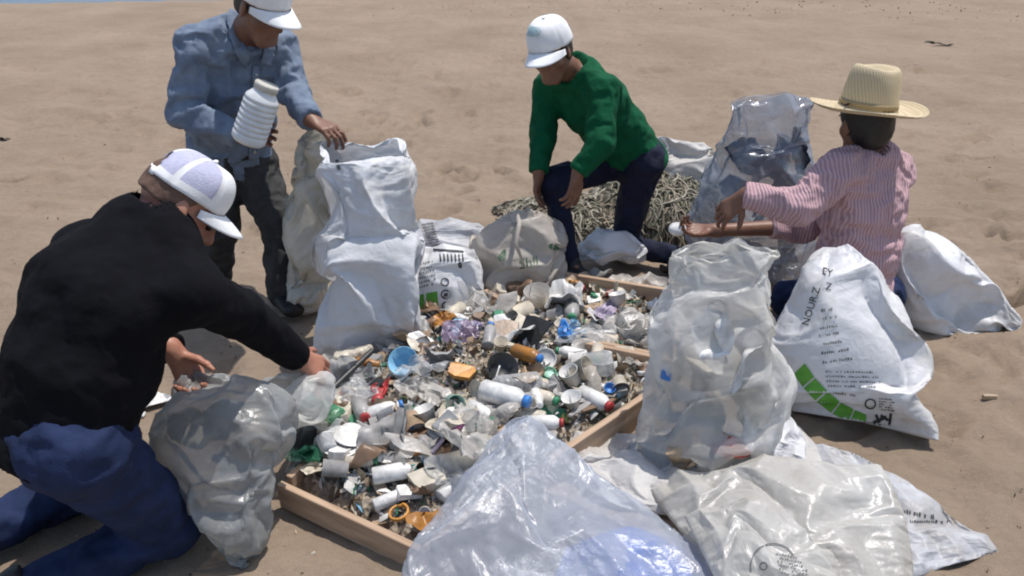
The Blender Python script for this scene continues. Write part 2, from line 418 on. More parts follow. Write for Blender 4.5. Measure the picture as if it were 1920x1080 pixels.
# the shore falls away to the sea
sx = np.array([-500, -60, -14, -8.6, -4.6, -1.5, 6, 30, 500.]); sy = np.array([9.5, 11, 13.0, 13.85, 14.5, 16.5, 24, 50, 500.])
sd = Pg[:, 1]-np.interp(Pg[:, 0], sx, sy); z = np.where(sd > -1, z*np.clip(-sd, 0, 1), z); z = np.where(sd > 0, -.02-sd*.05, z)
z = np.maximum(z, -3)
Pg[:, 2] = z
g = link('ground', mk(Pg, gridF(len(xs), len(ys))), sand_mat()); g['kind'] = 'structure'; g['label'] = 'trodden brown beach sand'
def ground_z(x, y):
    i = int(np.clip(np.searchsorted(xs, x), 1, len(xs)-1)); j = int(np.clip(np.searchsorted(ys, y), 1, len(ys)-1)); return float(z[j*len(xs)+i])
m, n, out = newmat('sea'); p = N(n, 'BsdfPrincipled', Roughness=.25); p.inputs['Base Color'].default_value = (.10, .14, .20, 1)
nz = N(n, 'TexNoise', Scale=3., Detail=6.); bp = N(n, 'Bump', Strength=.6, Distance=.1); n.links.new(tc(n), nz.inputs['Vector']); n.links.new(nz.outputs[0], bp.inputs['Height']); n.links.new(bp.outputs[0], p.inputs['Normal']); n.links.new(p.outputs[0], out.inputs[0])
V = np.array([(x, y-.2, -.012) for x, y in zip(sx, sy)]+[(x, 900, -.012) for x in sx]); o = link('sea', mk(V, gridF(len(sx), 2), False), m); o['kind'] = 'structure'

# ------------------------------------------------------------------ people
def part(root, name, V, F, m, sub=None, label=None, smooth=True, mats=None, midx=None):
    V = np.asarray(V, float)-np.array(root.location)
    me = mk(V, F, smooth, mats, midx)
    o = link(name, me, m); o.parent = sub or root
    if label: o['label'] = label
    return o
def tube(P, r, n=8, cap=True):
    P = np.asarray(P, float); r = np.broadcast_to(r, (len(P),)); T = np.gradient(P, axis=0)
    up = np.array((0, 0, 1.)) if abs(nrm(T[0])[2]) < .9 else np.array((1., 0, 0))
    V = []; u = nrm(np.cross(T[0], up))
    for i in range(len(P)):
        t = nrm(T[i]); u = nrm(u-t*(u@t)); v = np.cross(t, u); a = np.arange(n)*2*math.pi/n
        V.append(P[i]+r[i]*(np.cos(a)[:, None]*u+np.sin(a)[:, None]*v))
    V = np.concatenate(V); F = [tuple(f) for f in gridF(n, len(P), True)]
    if cap: F += [tuple(range(n))[::-1], tuple(range(len(V)-n, len(V)))]
    return V, F
def frame(fw, up):
    fw = nrm(fw); sd = nrm(np.cross(fw, up)); up = np.cross(sd, fw); return sd, fw, up   # right, forward, up
def rot(v, ax, a):
    ax = nrm(ax); v = np.asarray(v, float); return v*math.cos(a)+np.cross(ax, v)*math.sin(a)+ax*(ax@v)*(1-math.cos(a))
def hand(f, w, d, n, th, curl=.5, spread=.12, sc=1.):
    """w wrist, d towards the fingers, n out of the palm, th +1/-1 the side of the thumb"""
    d = nrm(d); n = nrm(np.array(n)-d*(np.array(n)@d)); s = np.cross(d, n)*th
    w = np.array(w, float)
    f.cap(w-d*.03*sc, w+d*.015*sc, .025*sc, .024*sc, .02)
    for i, o in enumerate((.030, .010, -.010, -.028)):
        a = w+s*o*.55*sc+d*.01*sc; kn = w+s*o*1.05*sc+d*(.083-(.000, -.003, .002, .010)[i])*sc
        f.cap(a, kn, .0145*sc, .012*sc, .012)
        fl = (.93, 1.05, .98, .78)[i]; q = kn; dr = rot(d, n, 0)
        dr = nrm(dr+s*spread*(1.2, .3, -.5, -1.3)[i]); ax = np.cross(d, n)
        for j, (ln, r0, r1) in enumerate(((.042, .0098, .0088), (.026, .0088, .008), (.021, .008, .0066))):
            dr = rot(dr, ax, curl*(.7, 1., .8)[j]*(1, 1.08, 1.15, 1.25)[i]); e = q+dr*ln*fl*sc
            f.cap(q, e, r0*sc, r1*sc, .003); q = e
    q = w+s*.022*sc+d*.022*sc+n*.006; dr = nrm(s*.75+d*.65+n*.35)
    for ln, r0, r1 in ((.04, .015, .012), (.032, .0115, .010), (.024, .0098, .0075)):
        e = q+dr*ln*sc; f.cap(q, e, r0*sc, r1*sc, .006); q = e; dr = nrm(dr*1+d*.35+n*.25*curl)
def head_field(f, c, fw, up, s=1.):
    sd, fw, up = frame(fw, up); P = lambda x, y, z: c+(sd*x+fw*y+up*z)*s
    f.eld(P(0, -.012, .03), fw, up, (.076*s, .096*s, .092*s), .02)
    f.eld(P(0, .028, -.045), fw, up, (.060*s, .060*s, .076*s), .035)
    f.cap(P(-.022, .062, -.102), P(.022, .062, -.102), .02*s, None, .03)
    f.cap(P(-.03, .074, .03), P(.03, .074, .03), .013*s, None, .02)
    for x in (-1, 1):
        f.cap(P(.033*x, .092, .010), P(.036*x, .092, .010), .012*s, None, .015, sub=True)
        f.eld(P(.042*x, .055, -.028), fw, up, (.022*s, .02*s, .02*s), .02)
        f.eld(P(.078*x, -.004, -.008), rot(fw, up, -.35*x), up, (.008*s, .02*s, .033*s), .006)
        f.cap(P(.011*x, .092, -.028), P(.012*x, .086, -.03), .009*s, None, .008)
    f.cap(P(0, .084, .022), P(0, .106, -.024), .009*s, .013*s, .012)
    f.cap(P(-.019, .080, -.064), P(.019, .080, -.064), .0068*s, None, .008)
    f.cap(P(-.016, .079, -.075), P(.016, .079, -.075), .0075*s, None, .008)
    return P
def fix(V, F):
    a = V[F[:, 0]]; b = V[F[:, 1]]; c = V[F[:, 2]]; d = V[F[:, -1]]
    vol = (np.einsum('ij,ij->i', a, np.cross(b, c))+np.einsum('ij,ij->i', a, np.cross(c, d))).sum()
    return (V, F) if vol > 0 else (V, F[:, ::-1].copy())
def fieldmesh(f, smooth=2):
    V, F = f.mesh(smooth); return fix(V, F)
def cloth(f, ex=.10, amp=.010, pin=1., gz=None, seed=1, inward=.010, q0=4, bend=(.0, .012, .045)):
    """a garment: the modelled shape covered with cloth slightly too long for it, buckled coarse to fine"""
    from mathutils.kdtree import KDTree
    r = np.random.default_rng(seed); prev = None; qs = [q for q in (4, 2, 1) if q <= q0]
    for l, q in enumerate(qs):
        g = Field(f.lo, f.lo+1, f.h*q); g.f = f.f[::q, ::q, ::q]; P0, F = fieldmesh(g, 1); nn = vnorm(P0, F)
        if prev is None: V = P0+nn*r.normal(size=len(P0))[:, None]*amp
        else:
            kd = KDTree(len(prev[0])); [kd.insert(p, i) for i, p in enumerate(prev[0].tolist())]; kd.balance(); D = np.zeros_like(P0)
            for i, p in enumerate(P0.tolist()):
                w = 0; s = 0
                for co, j, d in kd.find_n(p, 4): ww = 1/(d*d+(f.h*q)**2*.4); w += ww; s = s+prev[1][j]*ww
                D[i] = s/w
            V = P0+D+nn*r.normal(size=len(P0))[:, None]*amp*.10
        E = np.concatenate([edges_of(F), F[:, [0, 2]], F[:, [1, 3]]]); L1 = np.linalg.norm(P0[E[:, 1]]-P0[E[:, 0]], axis=1)*(1+ex); val = np.bincount(E.ravel(), minlength=len(V))[:, None]+1e-9
        def acc(X):
            o = np.zeros_like(V)
            for j in range(3): o[:, j] = np.bincount(E[:, 0], X[:, j], len(V))-np.bincount(E[:, 1], X[:, j], len(V))
            return o
        for k in range((60, 40, 22)[l+3-len(qs)]):
            d = V[E[:, 1]]-V[E[:, 0]]; L = np.linalg.norm(d, axis=1)+1e-9
            V = V+1.9*acc(d*(.5*(L-L1)/L)[:, None])/val; V = V+bend[l+3-len(qs)]*acc(V[E[:, 1]]-V[E[:, 0]])/val; V = V+pin*(.0015, .004, .008)[l+3-len(qs)]*(P0-V)
            if k % 4 == 3: s = np.einsum('ij,ij->i', V-P0, nn); V = V+nn*(np.maximum(s, -inward)-s)[:, None]
            if gz is not None: V[:, 2] = np.maximum(V[:, 2], gz)
        prev = (P0, V-P0)
    return V, F
def bound(J, m=.2):
    P = np.array([v for k, v in J.items() if isinstance(v, np.ndarray) and v.shape == (3,) and k not in ('hf', 'hu', 'fw')])
    return P.min(0)-m, P.max(0)+m
def cap_hat(root, c, fw, up, s, mat_front, mat_back, mat_dark, opening=True, logo=None, bill=.075, seam=True, open_r=.42):
    """six-panel cap: crown (front cloth, back net) with an arched gap and strap at the back, bill, button"""
    sd, fw, up = frame(fw, up); P = lambda x, y, z: c+(sd*x+fw*y+up*z)*s
    nu, nv = 72, 22; V = []; 
    for j in range(nv):
        t = j/(nv-1); ph = t*math.pi/2
        for i in range(nu):
            a = 2*math.pi*i/nu          # 0 = front
            pr = math.cos(ph)**.62 if t < 1 else 0
            se = 1-.03*(abs(((a/(math.pi/3)) % 1)-.0) < .04 or abs(((a/(math.pi/3)) % 1)-1) < .04)
            x = .089*pr*math.sin(a)*se; y = (.108*pr*math.cos(a)-.010)*se; z = .012+.108*math.sin(ph)**.95+.012*math.cos(a)*math.cos(ph)
            V.append(P(x, y, z))
    F = gridF(nu, nv, True); keep = []; mi = []
    for q in F:
        i = q[0] % nu; j = q[0]//nu; a = ((i+.5)/nu*2*math.pi+math.pi) % (2*math.pi)-math.pi
        back = math.pi-abs(a)
        if opening and 1 < j < 9 and (back/open_r)**2+((j-1)/8)**2 < 1.: continue
        keep.append(q); ph = j/(nv-1)
        sx = abs(((a/(math.pi/3)) % 1)); atseam = sx < .07 or sx > .93
        mi.append(1 if abs(a) > math.pi/3+.02 and j > 2 and not atseam else 0)
    V = np.array(V); V = V+nrm(up)*(fbm(V, 14., 2)*.004)[:, None]+(V-c)*(fbm(V+3, 11., 2)*.03)[:, None]; F = np.array(keep)
    cr = part(root, 'cap', V, F, None, mats=[mat_front, mat_back], midx=mi)
    so = cr.modifiers.new('thick', 'SOLIDIFY'); so.thickness = .002; so.offset = 1
    # bill
    nb, mb = 25, 8; V = []
    for j in range(mb):
        t = j/(mb-1)
        for i in range(nb):
            a = (i/(nb-1)-.5)*2*R(68); k = math.cos(a*.98)
            e = t*bill*(max(0, 1-(abs(a)/R(68))**2.6)*.95+.05)
            x = .0885*math.sin(a)*(1+.02*t); y = .108*math.cos(a)-.008+e; z = .022*math.cos(a)+.004-.32*e*(.35+t*.35)-.022*(math.sin(a)**2)*(.3+t*1.1)
            V.append(P(x, y, z))
    b = part(root, 'bill', np.array(V), gridF(nb, mb), None, sub=cr, mats=[mat_front, mat_dark])
    so = b.modifiers.new('thick', 'SOLIDIFY'); so.thickness = .0025; so.offset = -1; so.material_offset = 1
    f = bmesh.new(); bmesh.ops.create_uvsphere(f, u_segments=10, v_segments=6, radius=.008*s)
    BV = np.array([tuple(v.co) for v in f.verts]); BF = [tuple(v.index for v in q.verts) for q in f.faces]; f.free()
    part(root, 'cap_button', BV*np.array((1, 1, .6))+P(0, -.008, .121), BF, mat_front, sub=cr)
    if opening:
        A = np.linspace(math.pi-open_r-.08, math.pi+open_r+.08, 12); V = []
        for a in A:
            for z in (.006, .026): V.append(P(.091*math.sin(a), .109*math.cos(a)-.010, z-.008))
        st = part(root, 'strap', np.array(V), gridF(2, 12), mat_front, sub=cr)
        so = st.modifiers.new('thick', 'SOLIDIFY'); so.thickness = .003
    return cr, P
def eyes(root, P, s, dark):
    for x in (-1, 1):
        f = bmesh.new(); bmesh.ops.create_uvsphere(f, u_segments=12, v_segments=8, radius=.0125*s)
        V = np.array([tuple(v.co) for v in f.verts]); F = [tuple(v.index for v in q.verts) for q in f.faces]; f.free()
        part(root, 'eye', V+P(.033*x, .078, .010), F, M['eye'])
        a = np.linspace(-1, 1, 7)
        T = np.array([P((.034+.018*t)*x, .090-.005*abs(t), .031-.005*t*t) for t in a]); v, g = tube(T, .0035*s*(1.1-abs(a)*.5), 6)
        part(root, 'eyebrow', v, g, dark)
def person(J, label, top_m, bot_m, skin, shoe_m, hand_cfg, hs=1., g=1., top_ex=.15, hem=.0, neck_open=0., female=False, tshirt_h=.008, body_h=.005, hair=None, sleeve=(1, 1), vneck=None, neckcut=.012, neckr=.056, top_name='shirt', bot_name='trousers', belly=0., crum=1.):
    pel, che, nek, hd = J['pel'], J['che'], J['nek'], J['hd']
    root = empty('person', (pel[0], pel[1], 0), label, 'person')
    lat_c = nrm(J['shL']-J['shR']); lat_p = nrm(J['hipL']-J['hipR'])
    lo, hi = bound(J, .16); lo[2] = max(lo[2], -.02)
    # body
    f = Field(lo, hi, body_h)
    f.ell(pel, (pel+che)/2, lat_p, (.14*g, .10*g), (.125*g, .095*g), .04)
    f.ell((pel+che)/2, che, lat_c, (.125*g, .095*g), (.145*g, .10*g), .04)
    f.ell(che, nek-nrm(nek-che)*.05, lat_c, (.145*g, .10*g), (.11*g, .07*g), .05)
    f.cap(nek-nrm(nek-che)*.03, hd-nrm(J['hu'])*.05-nrm(J['hf'])*.015, neckr*hs*(.9 if female else 1), (neckr-.004)*hs*(.88 if female else 1), .025)
    for s_ in 'RL':
        f.cap(nek-nrm(nek-che)*.02, J['sh'+s_], .028*g, .046*g, .02); f.cap(J['sh'+s_], J['el'+s_], .046*g, .038*g, .02); f.cap(J['el'+s_], J['wr'+s_], .037*g, .025*g, .02)
        f.cap(J['hip'+s_], J['kn'+s_], .078*g, .052*g, .03); f.cap(J['kn'+s_], J['an'+s_], .05*g, .033*g, .03); f.cap(J['an'+s_], J['an'+s_]+(J['toe'+s_]-J['an'+s_])*.45, .03, .022, .02)
        hc = hand_cfg[s_]; hand(f, J['wr'+s_]+nrm(hc[0])*.012, *hc)
    P = head_field(f, hd, J['hf'], J['hu'], hs)
    V, F = fieldmesh(f, 1); body = part(root, 'body', V, F, skin)
    eyes(root, P, hs, M['hair'])
    # upper garment
    f = Field(lo, hi, tshirt_h); o = .016
    low = pel-nrm(che-pel)*(.08+hem)
    mid = (pel+che)/2
    f.ell(low, mid, lat_p, (.158*g+o, .115*g+o), (.14*g+o+belly*.5, .108*g+o+belly), .04)
    f.ell(mid, che, lat_c, (.14*g+o+belly*.5, .108*g+o+belly), (.155*g+o, .108*g+o), .05)
    f.ell(che, nek-nrm(nek-che)*.045, lat_c, (.155*g+o, .108*g+o), (.11*g+o, .075*g+o), .05)
    f.cap(nek-nrm(nek-che)*.06, nek+nrm(hd-nek)*.012, .068*g+o*.3, .062*g+.002, .03)
    for i, s_ in enumerate('RL'):
        sl = sleeve[i]; a, b, c = J['sh'+s_], J['el'+s_], J['wr'+s_]
        f.cap(nek-nrm(nek-che)*.02, a, .045*g+o, .056*g+o, .04)
        f.cap(che, a-(a-che)*.15, .09*g, .05*g+o, .05)
        f.cap(a, b, .056*g+o, .044*g+o, .025); e = b+(c-b)*sl; f.cap(b, e, .044*g+o, .034*g+o*.6, .02)
    f.plane(low, nrm(low-mid), rad=.30)
    f.plane(nek+nrm(hd-nek)*neckcut, nrm(hd-nek), rad=.085)
    if vneck is not None:
        for q in vneck: f.cap(q[0], q[1], q[2], q[3], .008, sub=True)
    for i, s_ in enumerate('RL'):
        b, c = J['el'+s_], J['wr'+s_]; e = b+(c-b)*sleeve[i]; f.plane(e, nrm(c-b), rad=.05)
    V, F = cloth(f, top_ex, .014*crum, 1., seed=int(abs(pel[0])*50))
    top = part(root, top_name, V, F, top_m); V0, F0 = V, F
    # lower garment
    f = Field(lo, hi, .008)
    f.ell(pel, mid, lat_p, (.150*g+.006, .108*g+.006), (.128*g, .098*g), .04)
    for s_ in 'RL':
        h, k, a = J['hip'+s_], J['kn'+s_], J['an'+s_]; t = bot_m[1]
        f.cap(pel, h, .10*g, .094*g+t, .04); f.cap(h, k, .092*g+t, .062*g+t, .035); f.cap(k, a, .060*g+t, .042*g+t*1.2, .03)
        f.plane(a+nrm(a-k)*.03, nrm(a-k), rad=.09)
    f.plane(mid, nrm(mid-pel), rad=.25)
    f.f = np.where((f.lo[2]+np.arange(f.n[2])*f.h)[None, None, :] < .004, np.maximum(f.f, .004), f.f).astype(np.float32)
    V, F = cloth(f, bot_m[3], .014, 1., gz=.002, seed=9)
    part(root, bot_name, V, F, bot_m[0])
    # shoes
    for s_ in 'RL':
        a, t = J['an'+s_], J['toe'+s_]; d = nrm(t-a); d2 = nrm(np.array((d[0], d[1], 0)))
        lo2 = np.minimum(a, t)-.09; hi2 = np.maximum(a, t)+.12; f = Field(lo2, hi2, .005)
        sdv = np.cross(d, nrm(J['kn'+s_]-a)); upf = nrm(np.cross(sdv, d))
        f.cap(a, a-upf*.03+d*.01, .046, .045, .02); f.ell(a-upf*.035-d*.035, t-d*.03, sdv, (.042, .042), (.050, .032), .02)
        f.plane(a+nrm(J['kn'+s_]-a)*.05, nrm(J['kn'+s_]-a), rad=.08)
        V, F = fieldmesh(f, 1); V[:, 2] = np.maximum(V[:, 2], .001)
        sh = part(root, 'shoe', V, F, shoe_m)
    return root, P, (top, V0, F0)
# materials for people
M = {}
M['eye'] = simple('eye', (.03, .02, .015), .15, .1, bump=0)
M['hair'] = simple('dark_hair', (.012, .009, .008), .5, .3, 80, .5, 160)
M['hair_short'] = simple('short_hair', (.15, .085, .06), .75, .2, 60, .3, 320)
M['skin_light'] = simple('skin_light', (.42, .20, .13), .5, .10, 10, .25, 90, vcol=(.34, .13, .085), sub=.1)
M['skin_dark'] = simple('skin_dark', (.20, .095, .058), .48, .12, 12, .25, 90, vcol=(.15, .065, .04))
M['sweater_black'] = simple('black_knit', (.0065, .0065, .009), .95, .1, 20, .3, 260, spec=.12)
M['jeans'] = simple('denim', (.020, .032, .085), .85, .22, 9, .4, 320, spec=.2, vcol=(.011, .019, .050))
M['chambray'] = simple('chambray', (.19, .235, .31), .85, .10, 18, .35, 380, spec=.2, vcol=(.13, .165, .235))
M['pants_grey'] = simple('grey_cotton', (.05, .05, .05), .85, .2, 10, .4, 260, spec=.25)
M['green_knit'] = simple('green_knit', (.002, .085, .034), .85, .12, 16, .4, 300, spec=.2)
M['navy'] = simple('navy_jersey', (.010, .013, .036), .8, .2, 14, .3, 260, spec=.3)
M['shoe_black'] = simple('black_shoe', (.012, .012, .013), .5, .2, 20, .3, 80)
M['cap_white'] = simple('white_cap_cloth', (.82, .82, .83), .8, .04, 20, .25, 320)
M['cap_net'] = simple('cap_net', (.55, .55, .72), .8, .06, 90, .8, 420)
M['cap_under'] = simple('cap_underside', (.12, .12, .13), .8, .1, 20, .2, 200)
M['pink_band'] = simple('pink_band', (.70, .28, .33), .8, .1, 20, .4, 120)
def knit_stripes():
    m, n, out = newmat('pink_ribbed_cloth'); L = n.links.new; p = N(n, 'BsdfPrincipled', Roughness=.85); c = tc(n)
    sx = N(n, 'SeparateXYZ'); L(c, sx.inputs[0])
    nz = N(n, 'TexNoise', Scale=5.); L(c, nz.inputs['Vector'])
    a = N(n, 'MixRGB'); a.inputs[0].default_value = .05; L(c, a.inputs[1]); L(nz.outputs['Color'], a.inputs[2])
    w = N(n, 'TexWave', Scale=27., Distortion=.5); w.bands_direction = 'X'; L(a.outputs[0], w.inputs['Vector'])
    r = ramp(n, w.outputs['Fac'], [(.2, (.40, .24, .265)), (.75, (.55, .37, .395))]); L(r.outputs[0], p.inputs['Base Color'])
    b = N(n, 'Bump', Strength=.5, Distance=.006); L(w.outputs['Fac'], b.inputs['Height']); L(b.outputs[0], p.inputs['Normal'])
    L(p.outputs[0], out.inputs[0]); return m
M['pink'] = knit_stripes()
def mkJ(**k): return {a: (A3(*b) if not isinstance(b, np.ndarray) else b) for a, b in k.items()}
def report(n, J):
    q = lambda a, b: round(float(np.linalg.norm(J[a]-J[b])), 2)
    print('BODY', n, 'torso', q('pel', 'nek'), 'neck-head', q('nek', 'hd'), 'sh', q('shR', 'shL'), 'armR', q('shR', 'elR'), q('elR', 'wrR'), 'armL', q('shL', 'elL'), q('elL', 'wrL'),
          'legR', q('hipR', 'knR'), q('knR', 'anR'), 'legL', q('hipL', 'knL'), q('knL', 'anL'), 'pelz', round(float(J['pel'][2]), 2), 'knz', round(float(J['knR'][2]), 2), round(float(J['knL'][2]), 2))
def hairmesh(root, P, s, m, face=.035, low=-.05, thick=.006, c=None, cutdir=None):
    sd = nrm(P(1, 0, 0)-P(0, 0, 0)); fw = nrm(P(0, 1, 0)-P(0, 0, 0)); up = nrm(P(0, 0, 1)-P(0, 0, 0))
    o = P(0, 0, 0); f = Field(o-.2, o+.2, .005)
    f.eld(P(0, -.014, .03), fw, up, ((.076+thick)*s, (.098+thick)*s, (.092+thick)*s), .02)
    f.eld(P(0, -.045, -.03), fw, up, ((.060+thick)*s, (.055+thick)*s, (.06+thick)*s), .03)
    f.plane(P(0, face, -.01), nrm(fw*1.-up*.45)); f.plane(P(0, 0, low), -up)
    V, F = fieldmesh(f, 1); V = V+vnorm(V, F)*(fbm(V, 60., 2)*.0015)[:, None]
    return part(root, 'hair', V, F, m)
# 1 kneeling man in the black sweater
pel = pt(120, 800, 1.50); fw = nrm(A3(.72, .69, 0)); rt = A3(fw[1], -fw[0], 0)
nek = pt(298, 412, 1.76)
J = mkJ(pel=pel, che=pt(190, 555, 1.62), nek=nek, hd=pt(336, 388, 1.80), hf=(.68, .18, -.80), hu=(.62, .42, .70),
        shR=pt(350, 545, 1.62), shL=pt(165, 475, 1.80), elR=pt(452, 590, 1.80), wrR=pt(556, 668, 1.99), elL=pt(225, 600, 2.02), wrL=pt(322, 655, 1.88),
        hipR=pel+rt*.09, hipL=pel-rt*.09, knR=gp(318, 985, .085), knL=gp(160, 905, .085), fw=fw)
J['anR'] = J['knR']-fw*.40+A3(-.02, .03, -.02); J['anL'] = J['knL']-fw*.40+A3(0, 0, -.02)
J['toeR'] = J['anR']-fw*.15-A3(0, 0, .03); J['toeL'] = J['anL']-fw*.15-A3(0, 0, .03)
hc = dict(R=((.45, .35, -.6), (-.5, .3, -.6), 1, .45, .12, 1.05), L=((.40, -.15, -.75), (.35, -.5, -.4), -1, .85, .04, 1.0))
r1, P1, t1 = person(J, 'kneeling man in black sweater, blue jeans and white mesh-back cap, seen from behind at left', M['sweater_black'], (M['jeans'], .012, 1., .09), M['skin_light'], M['shoe_black'], hc, hs=1., g=1.07, belly=.02, top_name='sweater', bot_name='jeans', neckcut=-.016, neckr=.060, top_ex=.045)
hairmesh(r1, P1, 1.0, M['hair_short'], -.005, -.012, .0012)
cap_hat(r1, P1(0, 0, 0)+(P1(0, 0, 1)-P1(0, 0, 0))*.028, J['hf'], rot(J['hu'], np.cross(J['hf'], J['hu']), R(6)), .95, M['cap_white'], M['cap_net'], M['cap_under'])
# 2 standing man in the blue shirt
pel = pt(432, 285, 3.22); fw = nrm(A3(.62, -.78, 0)); rt = A3(fw[1], -fw[0], 0)
J = mkJ(pel=pel, che=pt(432, 150, 3.12), nek=pt(452, 62, 3.05), hd=pt(492, 12, 2.97), hf=(.72, -.55, -.5), hu=(.38, -.2, .85),
        shR=pt(372, 92, 3.00), shL=pt(518, 92, 3.16), elR=pt(350, 212, 2.93), wrR=pt(447, 254, 2.88), elL=pt(548, 168, 3.10), wrL=pt(580, 224, 2.93),
        hipR=pt(402, 318, 3.18), hipL=pt(470, 315, 3.26), knR=pt(412, 425, 3.12), knL=pt(522, 415, 3.13), anR=gp(408, 515, .09), anL=gp(527, 545, .09), fw=fw)
J['toeR'] = J['anR']+A3(.08, -.13, -.055); J['toeL'] = J['anL']+A3(.09, -.12, -.055)
hc = dict(R=((.85, -.12, .1), (-.15, .25, -.9), -1, .55, .08), L=((.75, -.35, -.25), (.0, .1, -1), 1, .55, .05))
hc['R'] = ((.97, .0, .05), (.1, -.95, .1), -1, .45, .10)
r2, P2, t2 = person(J, 'standing man in blue shirt and white cap, stooping over the tall white sack', M['chambray'], (M['pants_grey'], .014, 1.1, .14), M['skin_dark'], M['shoe_black'], hc, hs=1.03, g=1., hem=.10, top_ex=.18, crum=1.4, sleeve=(1, 1), vneck=[(pt(470, 70, 2.93), pt(478, 118, 2.93), .05, .012)])
hairmesh(r2, P2, 1.03, M['hair'], .01, -.05, .004)
cap_hat(r2, P2(0, 0, 0)+(P2(0, 0, 1)-P2(0, 0, 0))*.018, J['hf'], J['hu'], 1.06, M['cap_white'], M['cap_white'], M['cap_under'])
J2 = J
# open collar and placket of the shirt
def strip(root, name, pts, wv, m, th=.004, sub=None):
    V = []; pts = np.array(pts)
    for p, w_ in zip(pts, wv): V += [p, p+np.array(w_)]
    o = part(root, name, np.array(V), gridF(2, len(pts)), m, sub=sub); so = o.modifiers.new('thick', 'SOLIDIFY'); so.thickness = th; return o
# 3 crouching person in green
pel = pt(1188, 292, 3.60); fw = nrm(A3(-.78, -.62, 0)); 
J = mkJ(pel=pel, che=pt(1112, 195, 3.50), nek=pt(1074, 128, 3.44), hd=pt(1034, 96, 3.35), hf=(-.42, -.84, -.34), hu=(-.28, -.25, .9),
        shR=pt(1032, 165, 3.56), shL=pt(1128, 172, 3.34), elR=pt(1018, 252, 3.47), wrR=pt(1010, 322, 3.36), elL=pt(1125, 268, 3.22), wrL=pt(1084, 322, 3.18),
        hipR=pt(1165, 300, 3.64), hipL=pt(1205, 305, 3.52), knR=pt(1036, 340, 3.42), knL=gp(1168, 462, .085), anR=gp(1070, 492, .09), anL=gp(1280, 480, .11), fw=fw)
J['toeR'] = J['anR']+A3(.07, -.13, -.055); J['toeL'] = gp(1240, 508, .03)
hc = dict(R=((-.08, -.1, -1), (.6, -.2, 0), -1, .35, .14, .97), L=((-.15, -.15, -1), (-.5, .6, 0), 1, .35, .16, .97))
r3, P3, t3 = person(J, 'person in green sweater and white cap, down on one knee beside the rope heap', M['green_knit'], (M['navy'], .002, .45, .08), M['skin_dark'], M['shoe_black'], hc, hs=.98, g=.96, hem=-.02, top_ex=.10, crum=1., top_name='sweater')
hairmesh(r3, P3, .98, M['hair'], .02, -.065, .007)
c3, Q3 = cap_hat(r3, P3(0, 0, 0)+(P3(0, 0, 1)-P3(0, 0, 0))*.018, J['hf'], J['hu'], 1.04, M['cap_white'], M['cap_white'], M['cap_under'])
a = np.linspace(0, 2*math.pi, 17)
V, F = tube([P3(.028*math.cos(t), -.118, .055+.022*math.sin(t)) for t in a], .014, 8, False)
part(r3, 'hair_band', V+vnorm(V, np.array(F))*(fbm(V, 70., 2)*.004)[:, None], F, M['pink_band'])
lc = [P3(0, -.1, .055), P3(0, -.14, .05), P3(.0, -.17, .02), P3(0, -.175, -.03)]; V, F = tube(lc, [.018, .022, .02, .008], 9); part(r3, 'ponytail', V, F, M['hair'])
# 4 kneeling person in pink
pel = pt(1600, 535, 2.76); fw = nrm(A3(-.62, .60, 0))
J = mkJ(pel=pel, che=pt(1618, 385, 2.78), nek=pt(1630, 285, 2.80), hd=pt(1622, 230, 2.79), hf=(-.20, .95, -.2), hu=(-.05, 0, 1),
        shR=pt(1672, 322, 2.90), shL=pt(1572, 322, 2.68), elR=pt(1505, 425, 2.98), wrR=pt(1340, 432, 2.93), elL=pt(1498, 388, 2.60), wrL=pt(1398, 366, 2.66),
        hipR=pt(1640, 555, 2.86), hipL=pt(1570, 560, 2.68), knR=gp(1480, 560, .09), knL=gp(1462, 640, .10), anR=gp(1640, 600, .06), anL=gp(1540, 735, .06), fw=fw)
J['toeR'] = J['anR']+A3(.14, -.02, -.03); J['toeL'] = J['anL']+A3(.13, -.05, -.03)
hc = dict(R=((-1, .05, .0), (0, -.3, .9), -1, .6, .05, .95), L=((-.75, .1, -.75), (-.2, .3, -.6), 1, .5, .1, .95))
r4, P4, t4 = person(J, 'kneeling person in pink striped shirt and wide straw hat, seen from behind', M['pink'], (M['jeans'], .008, .8, .14), M['skin_dark'], M['shoe_black'], hc, hs=.98, g=1., hem=-.02, top_ex=.15, crum=1.3, sleeve=(.35, 1), bot_name='jeans', tshirt_h=.007)
hairmesh(r4, P4, .98, M['hair'], .03, -.10, .010)
J4 = J
